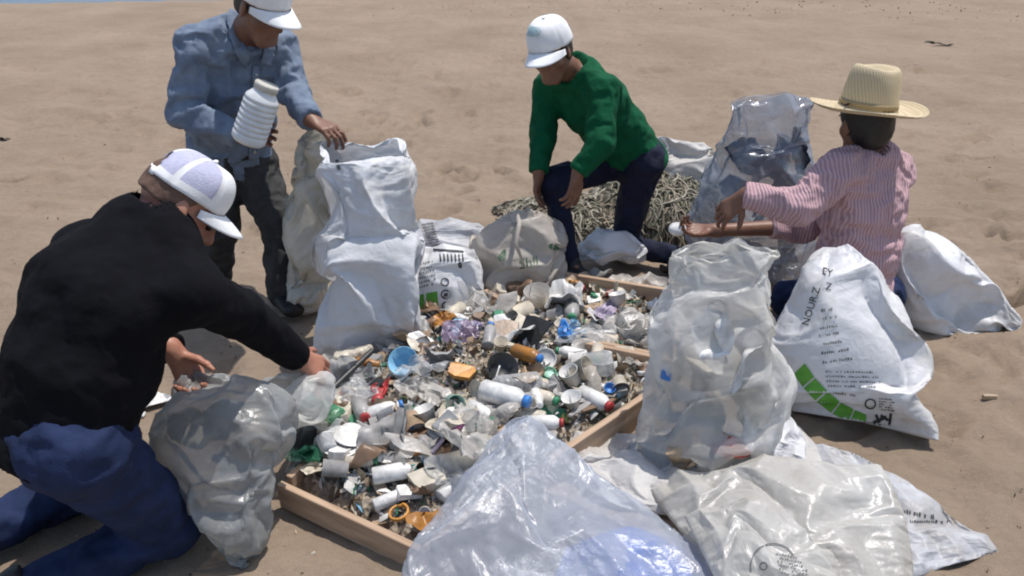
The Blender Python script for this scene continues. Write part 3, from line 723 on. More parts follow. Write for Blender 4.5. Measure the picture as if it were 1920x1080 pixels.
def straw_hat(root, c, tilt):
    m, n, out = newmat('woven_straw'); L = n.links.new; p = N(n, 'BsdfPrincipled', Roughness=.7); co = tc(n)
    w1 = N(n, 'TexWave', Scale=55., Distortion=1.); w1.wave_type = 'RINGS'; w1.rings_direction = 'Z'; L(co, w1.inputs['Vector'])
    w2 = N(n, 'TexWave', Scale=60., Distortion=1.); w2.bands_direction = 'Z'; L(co, w2.inputs['Vector'])
    ad = N(n, 'Math', operation='MULTIPLY'); L(w1.outputs['Fac'], ad.inputs[0]); L(w2.outputs['Fac'], ad.inputs[1])
    r = ramp(n, ad.outputs[0], [(.0, (.48, .38, .23)), (.6, (.68, .57, .38))]); L(r.outputs[0], p.inputs['Base Color'])
    b = N(n, 'Bump', Strength=.5, Distance=.003); L(ad.outputs[0], b.inputs['Height']); L(b.outputs[0], p.inputs['Normal']); L(p.outputs[0], out.inputs[0])
    prof = [(0, .136), (.03, .138), (.058, .144), (.072, .138), (.080, .12), (.086, .085), (.091, .045), (.094, .012), (.096, .0), (.11, -.004), (.135, -.008), (.165, -.010), (.185, -.006), (.202, .002)]
    nu = 64; t = np.linspace(0, len(prof)-1, 46); pr = crom(prof, t); V = []
    for r_, z in pr:
        for i in range(nu):
            a = 2*math.pi*i/nu; rr = r_; x = rr*math.cos(a); y = rr*math.sin(a)
            if r_ < .1: x *= .97; y *= 1.10
            zz = z
            if z > .1: zz -= .028*math.exp(-((x-.0)/.03)**2*1.)*math.exp(-(y/.09)**2)*(1 if r_ < .065 else .5)
            if r_ > .1: k = (r_-.1)/.1; zz += k*k*.008*math.cos(2*a)-.010*k*math.sin(a)+.006*k*math.sin(3*a+1)
            V.append((x, y, zz))
    V = np.array(V); Rm = np.array(tilt.to_matrix()); W = V@Rm.T+c
    h = part(root, 'straw_hat', W, gridF(nu, len(pr), True), m); so = h.modifiers.new('t', 'SOLIDIFY'); so.thickness = .003
    B = []
    for z in (.006, .026):
        for i in range(nu):
            a = 2*math.pi*i/nu; q = .0975-(z*.10); B.append((q*.975*math.cos(a), q*1.105*math.sin(a), z))
    band = part(root, 'hat_band', np.array(B)@Rm.T+c, gridF(nu, 2, True), simple('hat_band', (.34, .25, .13), .8), sub=h)
    so = band.modifiers.new('t', 'SOLIDIFY'); so.thickness = .003; so.offset = 1
    tl = [np.array(q)@Rm.T+c for q in ((-.098, -.02, .012), (-.115, -.03, .010), (-.135, -.035, .018))]
    v, g = tube(tl, [.005, .004, .002], 6); part(root, 'hat_cord', v, g, M['hair'], sub=h)
from mathutils import Euler
straw_hat(r4, P4(0, -.012, .058), Euler((R(-2), R(4), R(12))))

# ------------------------------------------------------------------ sacks and bags
def sack_mat(name, col=(.74, .75, .77), weave=True, trans=.22, dirt=(.50, .47, .42), rough=.55, ds=3.5, thr=(.48, .75)):
    m, n, out = newmat(name); L = n.links.new; p = N(n, 'BsdfPrincipled', Roughness=rough); c = tc(n)
    t = N(n, 'TexNoise', Scale=ds, Detail=6., Roughness=.7); L(c, t.inputs['Vector'])
    r = ramp(n, t.outputs[0], [(thr[0], col), (thr[1], dirt)]); L(r.outputs[0], p.inputs['Base Color'])
    b1 = N(n, 'TexNoise', Scale=26., Detail=5., Distortion=1.); L(c, b1.inputs['Vector'])
    bp = N(n, 'Bump', Strength=.35, Distance=.01); L(b1.outputs[0], bp.inputs['Height'])
    if weave:
        w1 = N(n, 'TexWave', Scale=150.); w1.bands_direction = 'X'; L(c, w1.inputs['Vector'])
        w2 = N(n, 'TexWave', Scale=150.); w2.bands_direction = 'Z'; L(c, w2.inputs['Vector'])
        a = N(n, 'Math', operation='ADD'); L(w1.outputs['Fac'], a.inputs[0]); L(w2.outputs['Fac'], a.inputs[1])
        b2 = N(n, 'Bump', Strength=.12, Distance=.001); L(a.outputs[0], b2.inputs['Height']); L(bp.outputs[0], b2.inputs['Normal']); bp = b2
    L(bp.outputs[0], p.inputs['Normal'])
    tr = N(n, 'BsdfTranslucent'); L(r.outputs[0], tr.inputs[0]); L(bp.outputs[0], tr.inputs['Normal'])
    mx = N(n, 'MixShader'); mx.inputs[0].default_value = trans; L(p.outputs[0], mx.inputs[1]); L(tr.outputs[0], mx.inputs[2]); L(mx.outputs[0], out.inputs[0])
    return m
M['sack'] = sack_mat('white_woven_sack', (.76, .77, .80))
M['sack_b'] = sack_mat('white_glossy_sack', (.80, .80, .82), rough=.4)
M['sack_cream'] = sack_mat('dirty_cream_sack', (.70, .68, .62), dirt=(.44, .40, .32), thr=(.42, .68))
M['carrier'] = sack_mat('thin_cream_carrier', (.62, .57, .51), False, .40, (.44, .37, .32), .4, 7.)
M['sheet_w'] = sack_mat('dusty_white_sheet', (.66, .64, .62), True, .25, (.46, .41, .36), .5, 6.)
M['sheet_g'] = sack_mat('grey_dusty_sheet', (.50, .51, .54), True, .15, (.36, .33, .30), .45, 6., (.45, .7))
M['film_clear'] = film('clear_polythene', (.78, .83, .90), .40, .16, (.42, .46, .53), 12., .45, edge=.5, gl=.14)
M['film_milky'] = film('milky_polythene', (.88, .89, .90), .54, .30, (.84, .84, .83), 12., .3, dirt=(.70, .67, .60), gl=.06)
M['film_blue'] = film('bluish_polythene', (.80, .86, .95), .40, .30, (.60, .64, .72), 12., .35, edge=.25, gl=.07)
M['film_grey'] = film('grey_polythene', (.72, .74, .76), .60, .26, (.52, .54, .55), 12., .35, dirt=(.40, .40, .37), gl=.06)
M['film_beige'] = film('beige_polythene', (.85, .82, .78), .74, .38, (.72, .71, .68), 12., .3, dirt=(.56, .53, .48), gl=.07)
M['ink'] = simple('black_print', (.025, .028, .03), .6, .1, bump=0)
M['ink_grey'] = simple('grey_print', (.16, .165, .17), .6, .1, bump=0)
M['ink_green'] = simple('green_print', (.10, .34, .035), .5, .15, bump=0)
M['ink_dkgreen'] = simple('dark_green_print', (.05, .12, .06), .5, .15, bump=0)
def sections(rows, nv):
    Lp = []; Rp = []; T = []
    for r in rows:
        lx, ly, rx, ry, Yv, th = r; Yl, Yr = Yv if isinstance(Yv, tuple) else (Yv, Yv)
        Lp.append(pt(lx, ly, Yl)); Rp.append(pt(rx, ry, Yr)); T.append(th)
    Lp = np.array(Lp); Rp = np.array(Rp); T = np.array(T)[:, None]
    t = np.linspace(0, len(rows)-1, nv); Lq = crom(Lp, t); Rq = crom(Rp, t); Tq = np.maximum(crom(T, t)[:, 0], .004)
    return Lq, Rq, Tq
def bag_mesh(rows, nu=96, nv=97, close_top=False, close_bot=True, ex=.14, exv=None, pin=.001, bend=.02, power=.85, gz=.003, mouth=0., seed=0, amp=.13, levels=4, fine=.001):
    """a sack drawn as sections from foot to mouth, wrapped in cloth a little too long for it"""
    def base(n_u, n_v):
        Lq, Rq, Tq = sections(rows, 97); C = (Lq+Rq)/2; A = (Rq-Lq)/2; rd = np.gradient(C, axis=0); D = np.cross(A, rd); D /= np.linalg.norm(D, axis=1, keepdims=True)+1e-9
        th = np.linspace(0, 2*math.pi, n_u, endpoint=False)[None]; v = np.linspace(0, 1, n_v)[:, None]; e = np.sin(math.pi*v)
        th2 = th+e*(.35*np.sin(4.*v*3+seed)+.22*np.sin(2*th+5*v+seed*2)+.12*np.sin(5*th-9*v+seed)); v2 = np.clip(v+e*(.05*np.sin(2*th+seed)+.035*np.sin(3*th+7*v+2*seed)), 0, 1)
        cs = np.sign(np.cos(th2))*np.abs(np.cos(th2))**power; sn = np.sign(np.sin(th2))*np.abs(np.sin(th2))**power; q = v2*96; i = np.minimum(q.astype(int), 95); f = (q-i)[..., None]; sm = lambda K: K[i]*(1-f)+K[i+1]*f
        X = sm(C)+cs[..., None]*sm(A)+sn[..., None]*sm(D*Tq[:, None])
        if mouth:
            zz = X[..., 2]; t = np.clip((zz-(zz.max()-.22))/.22, 0, 1)**2; fr = np.clip((C[-1][1]-X[..., 1])/Tq[-1], -1, 1); X[..., 2] -= t*mouth*(fr*.5+.5)**1.5
        return X
    p = np.array((.5, 1., 1.8, 3.))*pin
    X = relax(base, nu, nv, True, ex, levels, pin=tuple(p[4-levels:]), seed=seed, amp=amp, bend=bend, gz=gz, exv=exv)
    B = base(nu, nv); rings = []
    if close_bot:
        c0 = X[0].mean(0)
        for k in (.04, .4, .75): rings.append(c0+k*(X[0]-c0))
    rings += list(X)
    if close_top:
        c0 = X[-1].mean(0)
        for k in (.75, .4, .04): rings.append(c0+k*(X[-1]-c0))
    V = np.concatenate(rings); F = gridF(nu, len(rings), True); V, F = fix(V, F); V = V+vnorm(V, F)*(fbm(V, 45., 2)*fine)[:, None]; V[:, 2] = np.maximum(V[:, 2], gz)
    return V, F
def bag(name, rows, m, label, cat, group=None, **k):
    V, F = bag_mesh(rows, **k); o = own(name, V, F, m, label, cat, group); return o, V, F
def decal(o, V, F, polys=None, text=None, org=(0, 0), ax=(1, 0), ay=(0, -1), size=20, m=None, name='printed_text', off=.0016, step=7., font_shear=0., base=None, thick=0.):
    """flat print laid on the surface: drawn in a plane facing the sack, then dropped onto it"""
    bm = bmesh.new()
    if text is not None:
        cu = bpy.data.curves.new('t', 'FONT'); cu.body = text; cu.size = 1; cu.resolution_u = 2; cu.shear = font_shear
        to = bpy.data.objects.new('t', cu); COL.objects.link(to); me = bpy.data.meshes.new_from_object(to); COL.objects.unlink(to); bpy.data.objects.remove(to)
        bm.from_mesh(me)
        for v in bm.verts: v.co = Vector((org[0]+size*(ax[0]*v.co.x+ay[0]*v.co.y), org[1]+size*(ax[1]*v.co.x+ay[1]*v.co.y), 0))
    else:
        for pg in polys: bm.faces.new([bm.verts.new((x, y, 0)) for x, y in pg])
    for _ in range(5):
        es = [e for e in bm.edges if e.calc_length() > step]
        if not es: break
        bmesh.ops.triangulate(bm, faces=bm.faces[:]); es = [e for e in bm.edges if e.calc_length() > step]
        bmesh.ops.subdivide_edges(bm, edges=es, cuts=1)
    bmesh.ops.triangulate(bm, faces=bm.faces[:])
    tree = BVHTree.FromPolygons([Vector(v) for v in V], [tuple(int(i) for i in f) for f in F]); o0 = Vector((0, 0, CH)); dead = []
    for v in bm.verts:
        d = Vector(ray(v.co.x, v.co.y)).normalized(); h = tree.ray_cast(o0, d)
        if h[0] is None: dead.append(v)
        else:
            nv_ = h[1] if h[1].dot(d) < 0 else -h[1]
            v.co = h[0]+nv_*off-d*off
    bmesh.ops.delete(bm, geom=dead, context='VERTS')
    bmesh.ops.delete(bm, geom=[e for e in bm.edges if e.calc_length() > .09], context='EDGES')
    b = o.location if base is None else base
    for v in bm.verts: v.co -= b
    me = bpy.data.meshes.new('p'); bm.to_mesh(me); bm.free()
    for p in me.polygons: p.use_smooth = True
    me.materials.append(m or M['ink']); q = bpy.data.objects.new(name, me); COL.objects.link(q); q.parent = o
    if thick: so = q.modifiers.new('thick', 'SOLIDIFY'); so.thickness = thick; so.offset = 0
    elif name in ('printed_text', 'printed_symbols', 'printed_emblem', 'printed_streaks') : q['kind'] = 'stuff'
    return q
def ring(cx, cy, rx, ry, w=.25, n=20):
    P = []
    for i in range(n):
        a, b = 2*math.pi*i/n, 2*math.pi*(i+1)/n
        P.append([(cx+rx*math.cos(a), cy+ry*math.sin(a)), (cx+rx*math.cos(b), cy+ry*math.sin(b)), (cx+rx*(1-w)*math.cos(b), cy+ry*(1-w)*math.sin(b)), (cx+rx*(1-w)*math.cos(a), cy+ry*(1-w)*math.sin(a))])
    return P
def scribble(x, y, w, h, dx=(1, 0), n=6):
    """a line of print too small to read: strokes of uneven height"""
    P = []; k = 0.
    while k < w:
        a = rnd.uniform(1.6, 4.2); hh = h*rnd.uniform(.55, 1)
        if rnd.random() < .82:
            x0, y0 = x+dx[0]*k, y+dx[1]*k; x1, y1 = x+dx[0]*(k+a), y+dx[1]*(k+a)
            P.append([(x0, y0), (x1, y1), (x1, y1-hh), (x0, y0-hh)])
        k += a+rnd.uniform(.9, 2.4)
    return P
# tall white sack with an open mouth
rows = [(600, 690, 735, 672, 2.60, .08), (596, 655, 772, 632, 2.62, .13), (596, 600, 782, 590, 2.65, .155), (597, 520, 782, 520, 2.69, .16), (601, 470, 781, 468, 2.71, .155), (606, 432, 780, 440, 2.735, .15),
        (609, 390, 774, 392, 2.755, .145), (604, 330, 772, 325, 2.78, .14), (598, 285, 768, 285, 2.80, .13), (602, 256, 752, 258, 2.81, .11)]
o, V, F = bag('tall_white_sack', rows, M['sack'], 'tall white woven sack with open mouth, held by the man in the blue shirt', 'sack', ex=.2, seed=4, nu=128, nv=129, mouth=.07)
TS = (o, V, F)
decal(o, V, F, polys=[[(628, 300), (634, 299), (640, 318), (633, 320)]], m=M['ink_grey'], name='seam_mark')
rows = [(548, 586, 604, 580, 3.03, .06), (546, 540, 618, 540, 3.03, .09), (548, 450, 624, 450, 3.01, .10), (551, 370, 630, 370, 2.99, .10), (553, 300, 632, 300, 2.97, .09), (562, 255, 640, 252, 2.95, .06)]
bag('cream_sack', rows, M['sack_cream'], 'dirty cream sack standing behind the tall white sack', 'sack', ex=.2, levels=3)
# printed white sack with the green squares
rows = [(795, 622, 885, 604, 2.93, .07), (772, 585, 900, 585, 2.94, .11), (768, 530, 900, 540, 2.96, .12), (772, 490, 898, 500, 2.99, .11), (780, 462, 886, 468, 3.02, .06)]
o, V, F = bag('printed_sack', rows, M['sack_b'], 'white printed sack with two green squares right of the tall white sack', 'sack', close_top=True)
for pg in ([(773, 556), (795, 551), (796, 582), (776, 588)], [(799, 550), (820, 546), (822, 577), (800, 581)]): decal(o, V, F, polys=[pg], m=M['ink_green'], name='green_square')
pl = []
for i in range(6): pl += scribble(778, 500+i*8.5, 36, 4.2, (.97, -.24))
decal(o, V, F, polys=pl, m=M['ink_grey'])
pl = ring(834, 529, 8, 8, .3)+ring(836, 552, 10, 9, .28)+ring(837, 573, 9, 8, .28)+[[(832, 550), (841, 549), (841, 556), (832, 557)], [(858, 494), (866, 490), (866, 503), (860, 502)]]
for i in range(7): pl.append([(824+i*7, 476), (826+i*7, 476), (828+i*7, 490), (825+i*7, 491)])
pl += [[(812, 466), (868, 470), (870, 474), (813, 470)]]
decal(o, V, F, polys=pl, m=M['ink'], name='printed_symbols')
rows = [(790, 520, 925, 500, 3.24, .10), (780, 470, 925, 470, 3.26, .13), (782, 435, 915, 440, 3.28, .10), (790, 410, 898, 420, 3.30, .04)]
o, V, F = bag('grey_plastic_bag', rows, M['sheet_g'], 'greyish plastic bag with streaked print lying behind the sack with green squares', 'bag', close_top=True)
pl = []
for i in range(9): pl.append([(790+i*2.2, 420+i*5), (812+i*1.5, 417+i*5), (813+i*1.5, 419.5+i*5), (791+i*2.2, 423+i*5)])
decal(o, V, F, polys=pl, m=M['ink_grey'], name='printed_streaks')
# knotted carrier bag with lettering
rows = [(915, 562, 1020, 548, 3.10, .08), (892, 525, 1046, 528, 3.12, .13), (888, 480, 1060, 475, 3.16, .14), (898, 440, 1060, 438, 3.19, .12), (925, 415, 1035, 408, 3.22, .09), (958, 398, 1005, 394, 3.24, .035)]
o, V, F = bag('carrier_bag', rows, M['carrier'], 'cream tied carrier bag with green leaf print and lettering beside the crouching person', 'bag', ex=.2, levels=3, close_top=True)
decal(o, V, F, text='Shli', org=(974, 505), ax=(.97, -.22), ay=(-.1, -1), size=27, m=M['ink_dkgreen'])
lf = lambda cx, cy, a, b, t: [[(cx+a*math.cos(q)*math.cos(t)-b*math.sin(q)*math.sin(t)*(1-.5*math.cos(q)), cy+a*math.cos(q)*math.sin(t)+b*math.sin(q)*math.cos(t)*(1-.5*math.cos(q))) for q in np.linspace(0, 6.28, 13)[:-1]]]
decal(o, V, F, polys=lf(1040, 464, 12, 5, .35), m=M['ink_dkgreen'], name='leaf_print'); decal(o, V, F, polys=lf(943, 478, 12, 6, -1.2), m=M['ink_dkgreen'], name='leaf_print')
decal(o, V, F, polys=lf(968, 420, 9, 3, .2), m=M['ink_grey'], name='leaf_print')
V, F = tube([pt(970, 400, 3.12), pt(974, 418, 3.06), pt(966, 455, 3.0), pt(984, 500, 2.99)], [.006, .012, .010, .004], 7); part(o, 'bag_handle', V, F, M['carrier'])
# printed sack in front of the person in pink
rows = [(1500, 778, 1743, 830, (2.27, 2.09), .05), (1482, 752, 1738, 800, (2.31, 2.13), .11), (1474, 715, 1722, 750, (2.34, 2.18), .15), (1464, 665, 1722, 690, (2.37, 2.23), .17), (1468, 615, 1704, 620, (2.40, 2.29), .16),
        (1490, 560, 1676, 560, (2.42, 2.34), .13), (1512, 510, 1648, 515, (2.44, 2.39), .09), (1530, 480, 1622, 486, (2.46, 2.42), .05), (1548, 464, 1592, 468, (2.47, 2.45), .02)]
o, V, F = bag('printed_sack', rows, M['sack_b'], 'white printed sack with a curved green strip leaning in front of the person in pink', 'sack', close_top=True)
for t_, og, sz in (('EY', (1541, 514), 19), ('.Z', (1543, 541), 19)): decal(o, V, F, text=t_, org=og, ax=(.93, .25), ay=(.15, -1), size=sz)
decal(o, V, F, text='NOUR.Z', org=(1516, 612), ax=(.30, -.95), ay=(-.95, -.25), size=20)
pl = []
for x, y, w_ in ((1540, 585, 20), (1543, 600, 26), (1538, 618, 30), (1536, 632, 36), (1540, 648, 40), (1540, 665, 50), (1542, 682, 54)): pl += scribble(x, y, w_, 5.5, (.97, -.14))
for x, y, w_ in ((1548, 698, 88), (1548, 707, 98), (1550, 716, 104), (1552, 725, 88)): pl += scribble(x, y, w_, 3.6, (.99, .02))
pl += scribble(1552, 737, 52, 5, (.97, .12))
decal(o, V, F, polys=pl, m=M['ink_grey'])
pl = ring(1632, 757, 11, 10, .28)+ring(1662, 812, 17, 9, .2)+ring(1662, 812, 10, 5, .3)
pl += [[(1636, 790), (1660, 778), (1664, 783), (1640, 796)], [(1652, 776), (1668, 786), (1664, 790), (1650, 781)], [(1640, 778), (1645, 776), (1653, 796), (1648, 798)], [(1668, 774), (1673, 776), (1670, 798), (1665, 796)]]
for i in range(5): pl += scribble(1648, 748+i*5, 26, 2.5, (.98, .1))
decal(o, V, F, polys=pl, m=M['ink'], name='printed_symbols')
gs = [(1492, 690), (1512, 713), (1534, 740), (1560, 762), (1590, 776), (1626, 786)]; gt = [(1512, 672), (1532, 700), (1552, 726), (1574, 744), (1598, 755), (1626, 766)]
gs = [(1488, 700), (1506, 727), (1530, 752), (1560, 775), (1592, 792), (1624, 803)]; gt = [(1508, 680), (1528, 708), (1552, 734), (1576, 754), (1602, 768), (1626, 778)]
for i in range(5):
    a, b, c_, d = gs[i], gs[i+1], gt[i+1], gt[i]; mx = lambda p, q, t: (p[0]+(q[0]-p[0])*t, p[1]+(q[1]-p[1])*t)
    decal(o, V, F, polys=[[mx(a, b, .04), mx(a, b, .94), mx(d, c_, .94), mx(d, c_, .04)]], m=M['ink_green'], name='green_square')
# white sack lying behind the person in pink
rows = [(1688, 600, 1684, 446, 3.00, .09), (1715, 634, 1712, 444, 2.97, .14), (1750, 640, 1752, 452, 2.95, .16), (1790, 637, 1800, 480, 2.93, .14), (1825, 634, 1832, 522, 2.91, .10), (1862, 630, 1866, 540, 2.89, .07), (1895, 626, 1896, 578, 2.87, .04), (1914, 622, 1916, 606, 2.86, .02)]
bag('lying_white_sack', rows, M['sack_b'], 'white sack lying on its side behind the person in pink', 'sack', close_top=True)
# white bag behind the rope heap
rows = [(1215, 440, 1350, 440, 4.02, .12), (1218, 380, 1350, 380, 4.04, .13), (1222, 310, 1348, 315, 4.08, .10), (1228, 250, 1338, 274, 4.12, .04)]
bag('white_plastic_bag', rows, M['sheet_w'], 'crumpled white plastic bag behind the heap of old rope', 'bag', ex=.2, levels=3, close_top=True)
rows = [(1092, 486, 1205, 490, 3.42, .05), (1085, 468, 1212, 474, 3.43, .08), (1100, 448, 1198, 458, 3.46, .07), (1112, 432, 1150, 440, 3.50, .03)]
bag('small_white_bag', rows, M['sack_b'], 'small crumpled white bag on the sand between the crouching person\'s feet', 'bag', ex=.2, levels=3, close_top=True)
# clear bags
rows = [(1325, 512, 1508, 516, 3.36, .10), (1304, 470, 1518, 472, 3.37, .15), (1296, 415, 1518, 420, 3.37, .15), (1330, 350, 1520, 360, 3.37, .13), (1350, 290, 1524, 300, 3.36, .10), (1364, 235, 1524, 240, 3.35, .06), (1376, 184, 1526, 173, 3.35, .02)]
bag('tall_clear_bag', rows, M['film_clear'], 'tall clear plastic bag of dark rubbish standing behind the outstretched pink sleeve', 'bag', ex=.2, levels=3)
rows = [(1226, 872, 1405, 876, 1.97, .09), (1212, 828, 1462, 822, 1.99, .14), (1213, 760, 1476, 745, 2.02, .15), (1222, 680, 1464, 668, 2.05, .14), (1236, 615, 1452, 605, 2.08, .12), (1250, 572, 1446, 566, 2.10, .10), (1262, 535, 1446, 525, 2.115, .08), (1260, 498, 1456, 485, 2.125, .075), (1268, 468, 1454, 455, 2.13, .055)]
bag('full_clear_bag', rows, M['film_milky'], 'full milky clear bag of plastic litter standing on the flattened bags', 'bag', ex=.2, levels=3)
rows = [(440, 1062, 474, 1074, 1.555, .015), (388, 990, 500, 996, 1.60, .06), (346, 918, 508, 920, 1.66, .10), (318, 862, 522, 856, 1.71, .11), (300, 808, 545, 792, 1.76, .10), (310, 756, 528, 742, 1.80, .07), (330, 712, 440, 712, 1.85, .03), (334, 694, 372, 694, 1.87, .012)]
bag('grey_clear_bag', rows, M['film_grey'], 'greyish clear bag held open by the kneeling man in black', 'bag', ex=.2, levels=3, close_top=True)
# flattened bags in the foreground
def edge(ps, n): 
    P = np.array([gp(*p) for p in ps]); return crom(P, np.linspace(0, len(ps)-1, n))
def pillow(name, bot, top, left, right, m, label, cat, bulge=.08, floor=.0, n=97, ex=.12, thick=.02, pin=.0015, amp=.06, bend=.02, levels=4, gz=.004, seed=3):
    """two sheets joined at the rim, the upper one risen over its contents; edges given by photo point and height"""
    def base0(n_u, n_v):
        c0, c1 = edge(bot, n_u), edge(top, n_u); d0, d1 = edge(left, n_v), edge(right, n_v); u = np.linspace(0, 1, n_u)[None, :, None]; v = np.linspace(0, 1, n_v)[:, None, None]
        return (1-v)*c0[None]+v*c1[None]+(1-u)*d0[:, None]+u*d1[:, None]-((1-u)*(1-v)*c0[0]+u*(1-v)*c0[-1]+(1-u)*v*c1[0]+u*v*c1[-1])
    G0 = base0(97, 97)
    def base(a, b):
        u = np.linspace(0, 1, a)[None]+np.zeros((b, 1)); v = np.linspace(0, 1, b)[:, None]+np.zeros((1, a)); e = np.sin(math.pi*u)*np.sin(math.pi*v)
        u2 = np.clip(u+e*(.10*np.sin(5*v+seed)+.05*np.sin(7*u+11*v)), 0, 1)*96; v2 = np.clip(v+e*(.10*np.sin(6*u+seed*2)+.05*np.sin(12*u-6*v)), 0, 1)*96
        i = np.minimum(u2.astype(int), 95); j = np.minimum(v2.astype(int), 95); f = (u2-i)[..., None]; g = (v2-j)[..., None]
        return (G0[j, i]*(1-f)+G0[j, i+1]*f)*(1-g)+(G0[j+1, i]*(1-f)+G0[j+1, i+1]*f)*g
    hb = lambda a, b: (np.sin(math.pi*np.linspace(0, 1, a))[None, :]*np.sin(math.pi*np.linspace(0, 1, b))[:, None]).clip(0)**.6
    def upper(a, b): G = base(a, b); G[..., 2] += hb(a, b)*bulge; return G
    def lower(a, b): G = base(a, b); G[..., 2] = np.maximum(G[..., 2]-hb(a, b)*thick, np.minimum(floor, G[..., 2])); return G
    up = relax(upper, n, n, False, ex, levels, pin=tuple(np.array((.5, 1., 1.8, 3.))*pin), seed=seed, amp=amp, bend=bend, gz=gz, rim=True); dn = lower(n, n); dn[..., 2] = np.minimum(dn[..., 2], up[..., 2])
    V = np.concatenate([up.reshape(-1, 3), dn.reshape(-1, 3)]); F = gridF(n, n); F2 = F+n*n
    rim = np.zeros((n, n), bool); rim[0] = rim[-1] = True; rim[:, 0] = rim[:, -1] = True; rim = rim.ravel()
    mp = np.arange(2*n*n); mp[n*n:][rim] = np.arange(n*n)[rim]
    F2 = mp[F2][:, ::-1]; A = np.concatenate([F, F2]); used = np.unique(A); re = np.full(2*n*n, -1); re[used] = np.arange(len(used)); V = V[used]; A = re[A]
    V, A = fix(V, A); V[:, 2] = np.maximum(V[:, 2], gz)
    return own(name, V, A, m, label, cat), V, A
pillow('flattened_sack', [(1080, 905, .02), (1200, 960, .02), (1400, 960, .02), (1560, 900, .01)], [(1030, 806, .05), (1150, 812, .05), (1320, 812, .04), (1500, 800, .02)],
       [(1080, 905, .02), (1060, 860, .05), (1030, 806, .05)], [(1560, 900, .01), (1540, 850, .01), (1500, 800, .02)], M['sheet_w'], 'dusty white sack spread flat under the full clear bag', 'sack', bulge=.02)
pillow('grey_flat_bag', [(1600, 1000, .02), (1690, 1082, .012), (1780, 1060, .012), (1872, 1036, .006)], [(1490, 826, .02), (1600, 850, .03), (1700, 912, .03), (1862, 1024, .008)],
       [(1600, 1000, .02), (1540, 910, .02), (1490, 826, .02)], [(1872, 1036, .006), (1868, 1030, .006), (1862, 1024, .008)], M['sheet_g'], 'grey dusty bag lying flat on the sand at the lower right', 'bag', bulge=.025)
GB = bpy.data.objects['grey_flat_bag']
pillow('white_folded_bag', [(1380, 905, .05), (1440, 900, .05), (1510, 880, .04)], [(1400, 830, .07), (1468, 786, .12), (1500, 830, .05)], [(1380, 905, .05), (1385, 865, .07), (1400, 830, .07)], [(1510, 880, .04), (1510, 855, .04), (1500, 830, .05)],
       M['sack_b'], 'white folded bag tucked behind the foot of the full clear bag', 'bag', bulge=.06)
pillow('beige_bag', [(1390, 1150, .03), (1480, 1160, .05), (1600, 1160, .05), (1705, 1150, .01)], [(1200, 884, .05), (1330, 872, .08), (1480, 872, .12), (1652, 872, .16)],
       [(1390, 1150, .03), (1310, 1040, .05), (1235, 945, .05), (1200, 884, .05)], [(1705, 1150, .01), (1712, 1060, .05), (1690, 955, .12), (1652, 872, .16)], M['film_beige'], 'puffed beige plastic bag in the foreground right of the bluish bag', 'bag', bulge=.07)
o, V, F = pillow('printed_fertiliser_bag', [(1380, 1150, .12), (1450, 1160, .14), (1520, 1160, .14), (1610, 1150, .12)], [(1282, 968, .12), (1340, 950, .15), (1420, 944, .18), (1472, 962, .20)],
       [(1380, 1150, .12), (1330, 1060, .12), (1282, 968, .12)], [(1610, 1150, .12), (1555, 1060, .17), (1472, 962, .20)], M['film_beige'], 'translucent bag with round printed emblem at the bottom edge of the photo', 'bag', bulge=.05, thick=.05, floor=.05, gz=.07)
pl = ring(1450, 1062, 44, 44, .06, 26)[12:24]+ring(1432, 1062, 8, 8, .35)
for i in range(8): pl += scribble(1455+i*1.5, 1040+i*7, 40+i*4, 4, (.97, .2))
decal(o, V, F, polys=pl, m=M['ink_grey'], name='printed_emblem')
# print on the grey flat bag
me = GB.data; Vg = np.array([tuple(v.co+GB.location) for v in me.vertices]); Fg = [tuple(p.vertices) for p in me.polygons]
pl = scribble(1692, 962, 60, 9, (.95, .18))+scribble(1706, 980, 70, 5, (1, 0))
decal(GB, Vg, Fg, polys=pl, m=M['ink'])
pillow('bluish_clear_bag', [(755, 1160, .05), (950, 1190, .06), (1150, 1190, .05), (1420, 1180, .01)], [(948, 795, .20), (965, 784, .22), (985, 788, .22), (1005, 800, .20)],
       [(755, 1160, .05), (762, 1050, .12), (862, 905, .18), (948, 795, .20)], [(1420, 1180, .01), (1310, 1030, .05), (1110, 880, .13), (1005, 800, .20)], M['film_blue'], 'large bluish clear plastic bag draped over the near corner of the wooden tray', 'bag', bulge=.05, thick=.04, floor=.12, gz=.005)
pillow('blue_film', [(1020, 1180, .02), (1200, 1190, .02), (1330, 1170, .02)], [(1070, 1035, .05), (1180, 995, .07), (1275, 1035, .045)], [(1020, 1180, .02), (1030, 1110, .03), (1060, 1030, .04)], [(1330, 1170, .02), (1310, 1100, .03), (1280, 1030, .04)],
       simple('blue_plastic', (.03, .16, .62), .35, .2, 9, .4, 20, trans=.2), 'crumpled blue plastic inside the bluish clear bag', 'bag', bulge=.035, gz=.004, pin=.01)

# collar, placket and buttons of the blue shirt
tp, V, F = t2
for pg in ([(424, 22), (436, 20), (452, 70), (470, 112), (458, 126), (440, 96), (428, 60)], [(500, 66), (508, 62), (518, 92), (506, 124), (488, 116), (494, 92)]):
    decal(tp, V, F, polys=[pg], m=M['chambray'], name='collar_flap', off=.007, base=r2.location, thick=.005)
decal(tp, V, F, polys=[[(474, 122), (487, 123), (484, 200), (478, 300), (466, 300), (470, 200)]], m=M['chambray'], name='placket', off=.004, base=r2.location, thick=.004)
for x, y in ((480, 140), (478, 285)): decal(tp, V, F, polys=[[(x+3*math.cos(a), y+3*math.sin(a)) for a in np.linspace(0, 5.5, 8)]], m=M['sack_cream'], name='button', off=.008, base=r2.location, thick=.002)
